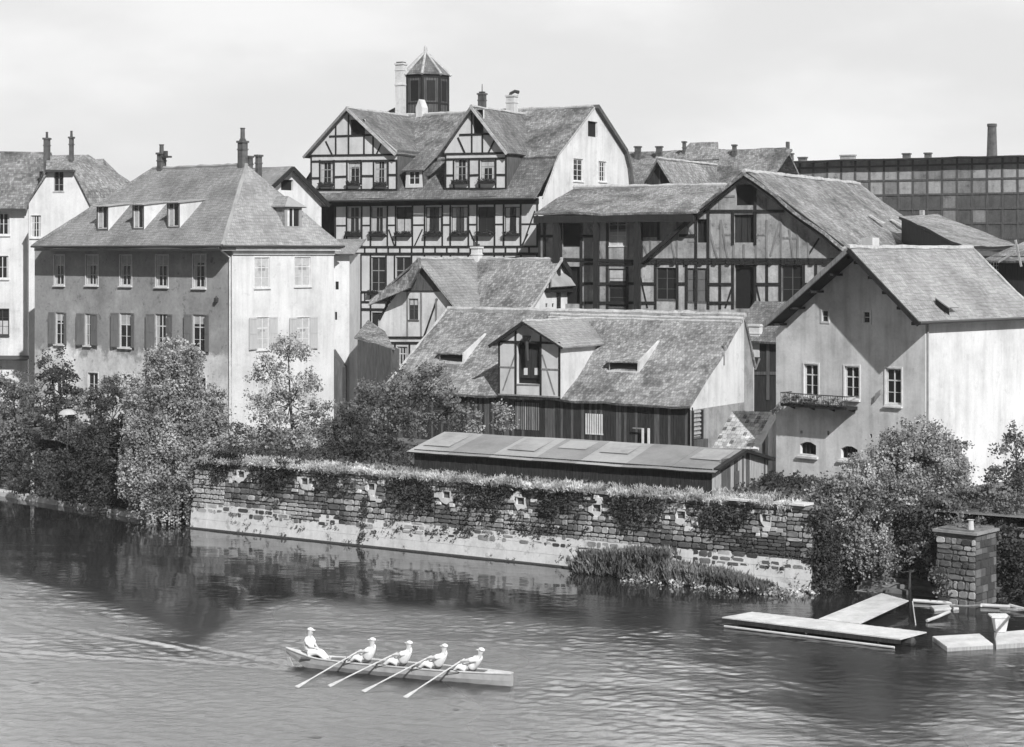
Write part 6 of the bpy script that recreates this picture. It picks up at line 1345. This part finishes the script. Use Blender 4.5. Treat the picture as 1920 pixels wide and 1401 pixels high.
# ------------------------------------------------------------------ rowing boat and crew
st, bo = WZ(556, 1248), WZ(959, 1286); ax = (bo-st); BL = ax.length+.02; ax.normalize(); bang = math.atan2(ax.y, ax.x)
boat = thing('rowing_boat', 'long slender pale four-oared rowing boat with raised pointed stern', 'boat', st, bang)
sx0 = -.45
n = 36; rings = []; inn = []
for i in range(n+1):
    s = i/n; x = sx0+(BL-sx0)*s; hb = .46*min(1, (s/.34))**.75*min(1, max(.0, (1-s)/.34)+.10)**.6+.012
    zt = .40+.26*max(0, 1-s/.16)**1.3+.06*s*s; zk = -.12+.62*max(0, 1-s/.11)**1.1
    rings.append([(x, -hb, zt), (x, -hb*.97, zt*.55+zk*.45), (x, -hb*.62, zk+.02), (x, 0, zk-.03), (x, hb*.62, zk+.02), (x, hb*.97, zt*.55+zk*.45), (x, hb, zt)])
    inn.append([(x, -hb+.02, zt-.01), (x, -hb*.6, .12 if s > .1 else zk+.1), (x, hb*.6, .12 if s > .1 else zk+.1), (x, hb-.02, zt-.01)])
m_ = MB()
for i in range(n):
    for k in range(6): m_.poly([rings[i][k], rings[i+1][k], rings[i+1][k+1], rings[i][k+1]], 'hull')
m_.poly(rings[-1], 'hull'); m_.build('hull', boat, smooth=True)
m_ = MB()
for i in range(n):
    for k in range(3): m_.poly([inn[i][k], inn[i+1][k], inn[i+1][k+1], inn[i][k+1]], 'hullin')
m_.build('inner_lining', boat)
m_ = MB()
for k in (0, 6): m_.tube([r[k] for r in rings], .035, 'deck', 6)
m_.build('gunwale', boat)
m_ = MB(); i9 = int(n*.9)
for i in range(i9, n): m_.poly([rings[i][0], rings[i+1][0], rings[i+1][6], rings[i][6]], 'deck')
for i in range(0, 4): m_.poly([rings[i][0], rings[i+1][0], rings[i+1][6], rings[i][6]], 'deck')
m_.build('end_decking', boat)
m_ = MB(); m_.prism([(sx0+.12, 0, .3), (sx0+.02, 0, .28), (sx0+.16, 0, -.12), (sx0+.34, 0, -.1)], (0, .03, 0), 'hull'); m_.build('rudder', boat)
def bx(px, z=.45):        # along-boat coordinate of a pixel column
    k = (px-CX)/F; # (st + s ax).x = k*(st+s ax).y
    return (k*st.y-st.x)/(ax.x-k*ax.y)
hips = [bx(p) for p in (686, 752, 817, 880)]; hcx = bx(580)
BW = lambda x, y, z: st+ax*x+Vector((-ax.y, ax.x, 0))*y+Vector((0, 0, z))
def skinned(name, V_, E, R_, mat, parent, sub=2):
    me = bpy.data.meshes.new(name); me.from_pydata([tuple(v) for v in V_], E, []); me.materials.append(M[mat])
    o = bpy.data.objects.new(name, me); COL.objects.link(o); o.parent = parent
    s = o.modifiers.new('skin', 'SKIN'); s.use_smooth_shade = True
    for i, r in enumerate(R_): me.skin_vertices[0].data[i].radius = (r, r) if not isinstance(r, tuple) else r; me.skin_vertices[0].data[i].use_root = i == 0
    m = o.modifiers.new('sub', 'SUBSURF'); m.levels = sub; m.render_levels = sub; return o
def person(label, cat_loc, P, group, hat, face):
    """P: joint positions (dict) in boat coordinates; face = +1 / -1 looking direction along the boat"""
    o = thing('person', label, 'person', BW(P['hip'].x, 0, 0), bang, group); sh = Vector((P['hip'].x, 0, 0)); J_ = {k: v-sh for k, v in P.items()}
    V_ = []; E = []; R_ = []; idx = {}
    def add(k, p, r, par=None): idx[k] = len(V_); V_.append(p); R_.append(r); (E.append((idx[par], idx[k])) if par else None)
    h, c_, n_, t_ = J_['hip'], J_['chest'], J_['neck'], J_['head']
    add('hip', h, (.17, .14)); add('waist', h.lerp(c_, .5), (.15, .13), 'hip'); add('chest', c_, (.185, .15), 'waist'); add('neck', n_, .058, 'chest'); add('jaw', n_.lerp(t_, .45)+Vector((face*.02, 0, 0)), .07, 'neck'); add('brow', n_.lerp(t_, .8)+Vector((face*.01, 0, 0)), (.108, .114), 'jaw'); add('crown', t_, .065, 'brow')
    add('nose', n_.lerp(t_, .62)+Vector((face*.115, 0, 0)), .014, 'jaw')
    hands = []
    for s in (-1, 1):
        a = 'L' if s < 0 else 'R'
        add('sh'+a, J_['sho']+Vector((0, s*.21, 0)), .07, 'chest'); add('el'+a, J_['elb']+Vector((0, s*.24, 0)), .055, 'sh'+a); hw = J_['hand']+Vector((0, s*.09, 0)); add('wr'+a, hw, .03, 'el'+a)
        dv = (hw-V_[idx['el'+a]]).normalized(); add('pa'+a, hw+dv*.06, (.036, .024), 'wr'+a); hands.append(hw+dv*.09)
        for f in range(4):
            oy = (f-1.5)*.021; b0_ = hw+dv*.1+Vector((0, oy, 0)); ln_ = (.03, .036, .034, .026)[f]
            add('f%s%d' % (a, f), b0_, .0095, 'pa'+a); add('g%s%d' % (a, f), b0_+dv*ln_+Vector((0, 0, -.02)), .009, 'f%s%d' % (a, f)); add('t%s%d' % (a, f), b0_+dv*ln_*.6+Vector((0, 0, -.05)), .008, 'g%s%d' % (a, f))
        add('th'+a, hw+dv*.05+Vector((0, -s*.04, -.01)), .011, 'pa'+a); add('ti'+a, hw+dv*.085+Vector((0, -s*.045, -.035)), .009, 'th'+a)
        add('kn'+a, J_['knee']+Vector((0, s*.12, 0)), .062, 'hip') if False else None
        add('th_'+a, h.lerp(J_['knee'], .25)+Vector((0, s*.1, 0)), .085, 'hip'); add('kn'+a, J_['knee']+Vector((0, s*.12, 0)), .06, 'th_'+a); add('an'+a, J_['foot']+Vector((0, s*.1, .02)), .04, 'kn'+a); add('to'+a, J_['foot']+Vector(((J_['foot']-h).normalized().x*.05, s*.1, .16)), .038, 'an'+a)
    skinned('body', V_, E, R_, 'skin', o)
    # shirt and trousers follow the body a little proud of it
    Vs = [h+(c_-h)*.08, h.lerp(c_, .5), c_, n_.lerp(c_, .35)]; Rs = [(.23, .2), (.225, .2), (.25, .215), .12]; Es = [(0, 1), (1, 2), (2, 3)]
    for s in (-1, 1): i0 = len(Vs); sh_ = J_['sho']+Vector((0, s*.19, 0)); el_ = J_['elb']+Vector((0, s*.24, 0)); Vs += [sh_, sh_.lerp(el_, .85)]; Rs += [.12, .105]; Es += [(2, i0), (i0, i0+1)]
    skinned('shirt', Vs, Es, Rs, 'cloth', o)
    Vs = [h.copy()]; Rs = [(.23, .19)]; Es = []
    for s in (-1, 1): i0 = len(Vs); Vs += [h.lerp(J_['knee'], .25)+Vector((0, s*.1, 0)), h.lerp(J_['knee'], .95)+Vector((0, s*.12, 0)), J_['knee'].lerp(J_['foot'], .8)+Vector((0, s*.1, 0))]; Rs += [.145, .11, .07]; Es += [(0, i0), (i0, i0+1), (i0+1, i0+2)]
    skinned('trousers', Vs, Es, Rs, 'cloth', o)
    m_ = MB(); hc = n_.lerp(t_, .82); up_ = (t_-n_).normalized()
    if hat:
        m_.tube([hc+up_*.03, hc+up_*.05, hc+up_*.09, hc+up_*.12], [.118, .126, .11, .05], 'cloth', 14); m_.hexa([hc+Vector((face*a, b_, z_)) for z_ in (.025, .045) for a, b_ in ((.06, -.09), (.2, -.05), (.2, .05), (.06, .09))], 'cloth'); m_.build('cap', o, smooth=True)
    else:
        m_.tube([hc-up_*.04-Vector((face*.035, 0, 0)), hc+up_*.02-Vector((face*.025, 0, 0)), hc+up_*.08-Vector((face*.012, 0, 0)), hc+up_*.115], [.08, .1, .085, .03], 'hair', 12); m_.build('hair', o, smooth=True)
    m_ = MB()
    for s in (-1, 1): e_ = n_.lerp(t_, .72)+Vector((face*.1, s*.034, 0)); m_.tube([e_-Vector((face*.008, 0, 0)), e_+Vector((face*.004, 0, 0))], .011, 'hair', 6)
    m_.build('eyes', o); return o, [q_+sh for q_ in hands]
crew = ['second from the left, rower in white at the stroke seat', 'third figure from the left, rower in white leaning back', 'fourth figure from the left, rower in white pulling hard', 'rightmost rower in white nearest the blunt bow']
blades = [(559, 1287), (620, 1285), (684, 1295), (762, 1306)]
for i, hx in enumerate(hips):
    ln_ = (.26, .32, .34, .42)[i]; V_ = Vector
    P = dict(hip=V_((hx, 0, .46)), chest=V_((hx+ln_*.72, 0, .80)), neck=V_((hx+ln_*1.02, 0, 1.0)), head=V_((hx+ln_*1.12, 0, 1.27)), sho=V_((hx+ln_*.85, 0, .92)), elb=V_((hx-.0, 0, .82)), hand=V_((hx-.24, -.06, .78)), knee=V_((hx-.44, 0, .58)), foot=V_((hx-.85, 0, .2)))
    if i == 3: P['head'] = V_((hx+ln_*1.2, 0, 1.24))
    o, hd = person(crew[i], None, P, 'crew rowing the boat', True, -1)
    hand = BW((hd[0].x+hd[1].x)/2, (hd[0].y+hd[1].y)/2, .77); bl = WZ(*blades[i], .04)
    # the shaft passes through the hands and lies over the near gunwale
    ob = thing('oar', ('leftmost oar, its blade farthest astern', 'second oar from the stern', 'third oar from the stern', 'rightmost oar, nearest the bow')[i], 'oar', hand, 0, 'oars of the rowing boat')
    v = bl-hand; L_ = v.length; u = v.normalized(); m_ = MB(); m_.tube([-u*.22, u*.15, u*(L_-.75), u*(L_-.6)], [.022, .03, .027, .02], 'oar', 8); m_.build('shaft', ob)
    m_ = MB(); sd_ = u.cross(Vector((0, 0, 1))).normalized(); wv = sd_.cross(u).normalized()*.2+sd_*.98
    a = u*(L_-.62); b2 = u*(L_+.08); m_.hexa([a-wv*.03-Vector((0, 0, .012)), b2-wv*.09-Vector((0, 0, .012)), b2+wv*.09-Vector((0, 0, .012)), a+wv*.03-Vector((0, 0, .012)), a-wv*.03+Vector((0, 0, .012)), b2-wv*.09+Vector((0, 0, .012)), b2+wv*.09+Vector((0, 0, .012)), a+wv*.03+Vector((0, 0, .012))], 'oar'); m_.build('blade', ob)
    # seat, footboard and outrigger belong to the boat
    m_ = MB(); m_.box(hx-.12, hx+.2, -.3, .3, .28, .33, 'hullin'); m_.build('seat', boat)
    m_ = MB(); m_.prism([(hx-.98, -.25, .14), (hx-.86, -.25, .14), (hx-.98, -.25, .38)], (0, .5, 0), 'hullin'); m_.build('footboard', boat)
    dd_ = 1e9; g_ = None
    Minv = lambda p: Vector(((p-st).dot(ax), (p-st).dot(Vector((-ax.y, ax.x, 0))), p.z))
    hl, bl_ = Minv(hand), Minv(bl); t_ = (-.7-hl.y)/(bl_.y-hl.y); pin = hl.lerp(bl_, t_)
    m_ = MB(); m_.tube([(pin.x-.25, -.44, .43), pin-Vector((0, 0, .05)), (pin.x+.25, -.44, .43)], .015, 'iron', 6); m_.tube([pin-Vector((0, 0, .08)), pin+Vector((0, 0, .05))], .02, 'iron', 6); m_.build('outrigger', boat)
V_ = Vector
P = dict(hip=V_((hcx, 0, .56)), chest=V_((hcx-.06, 0, .98)), neck=V_((hcx+.01, 0, 1.18)), head=V_((hcx+.05, 0, 1.45)), sho=V_((hcx-.02, 0, 1.08)), elb=V_((hcx+.12, 0, .84)), hand=V_((hcx+.3, 0, .78)), knee=V_((hcx+.48, 0, .62)), foot=V_((hcx+.85, 0, .3)))
person('coxswain in pale cap sitting upright at the raised stern, facing the rowers', None, P, 'crew rowing the boat', True, 1)
m_ = MB(); m_.box(hcx-.22, hcx+.2, -.3, .3, .36, .41, 'hullin'); m_.build('seat', boat)

# ------------------------------------------------------------------ faint town haze
hm = bpy.data.materials.new('haze'); hm.use_nodes = True; hn = hm.node_tree; hn.nodes.clear()
pv = hn.nodes.new('ShaderNodeVolumePrincipled'); pv.inputs['Color'].default_value = (.9, .9, .9, 1); pv.inputs['Density'].default_value = .00016; ho = hn.nodes.new('ShaderNodeOutputMaterial'); hn.links.new(pv.outputs[0], ho.inputs['Volume'])
M['haze'] = hm; m_ = MB(); m_.box(-2600, 2600, -80, 5100, -3, 48, 'haze'); tag(m_.build('haze', uv=False), kind='stuff')
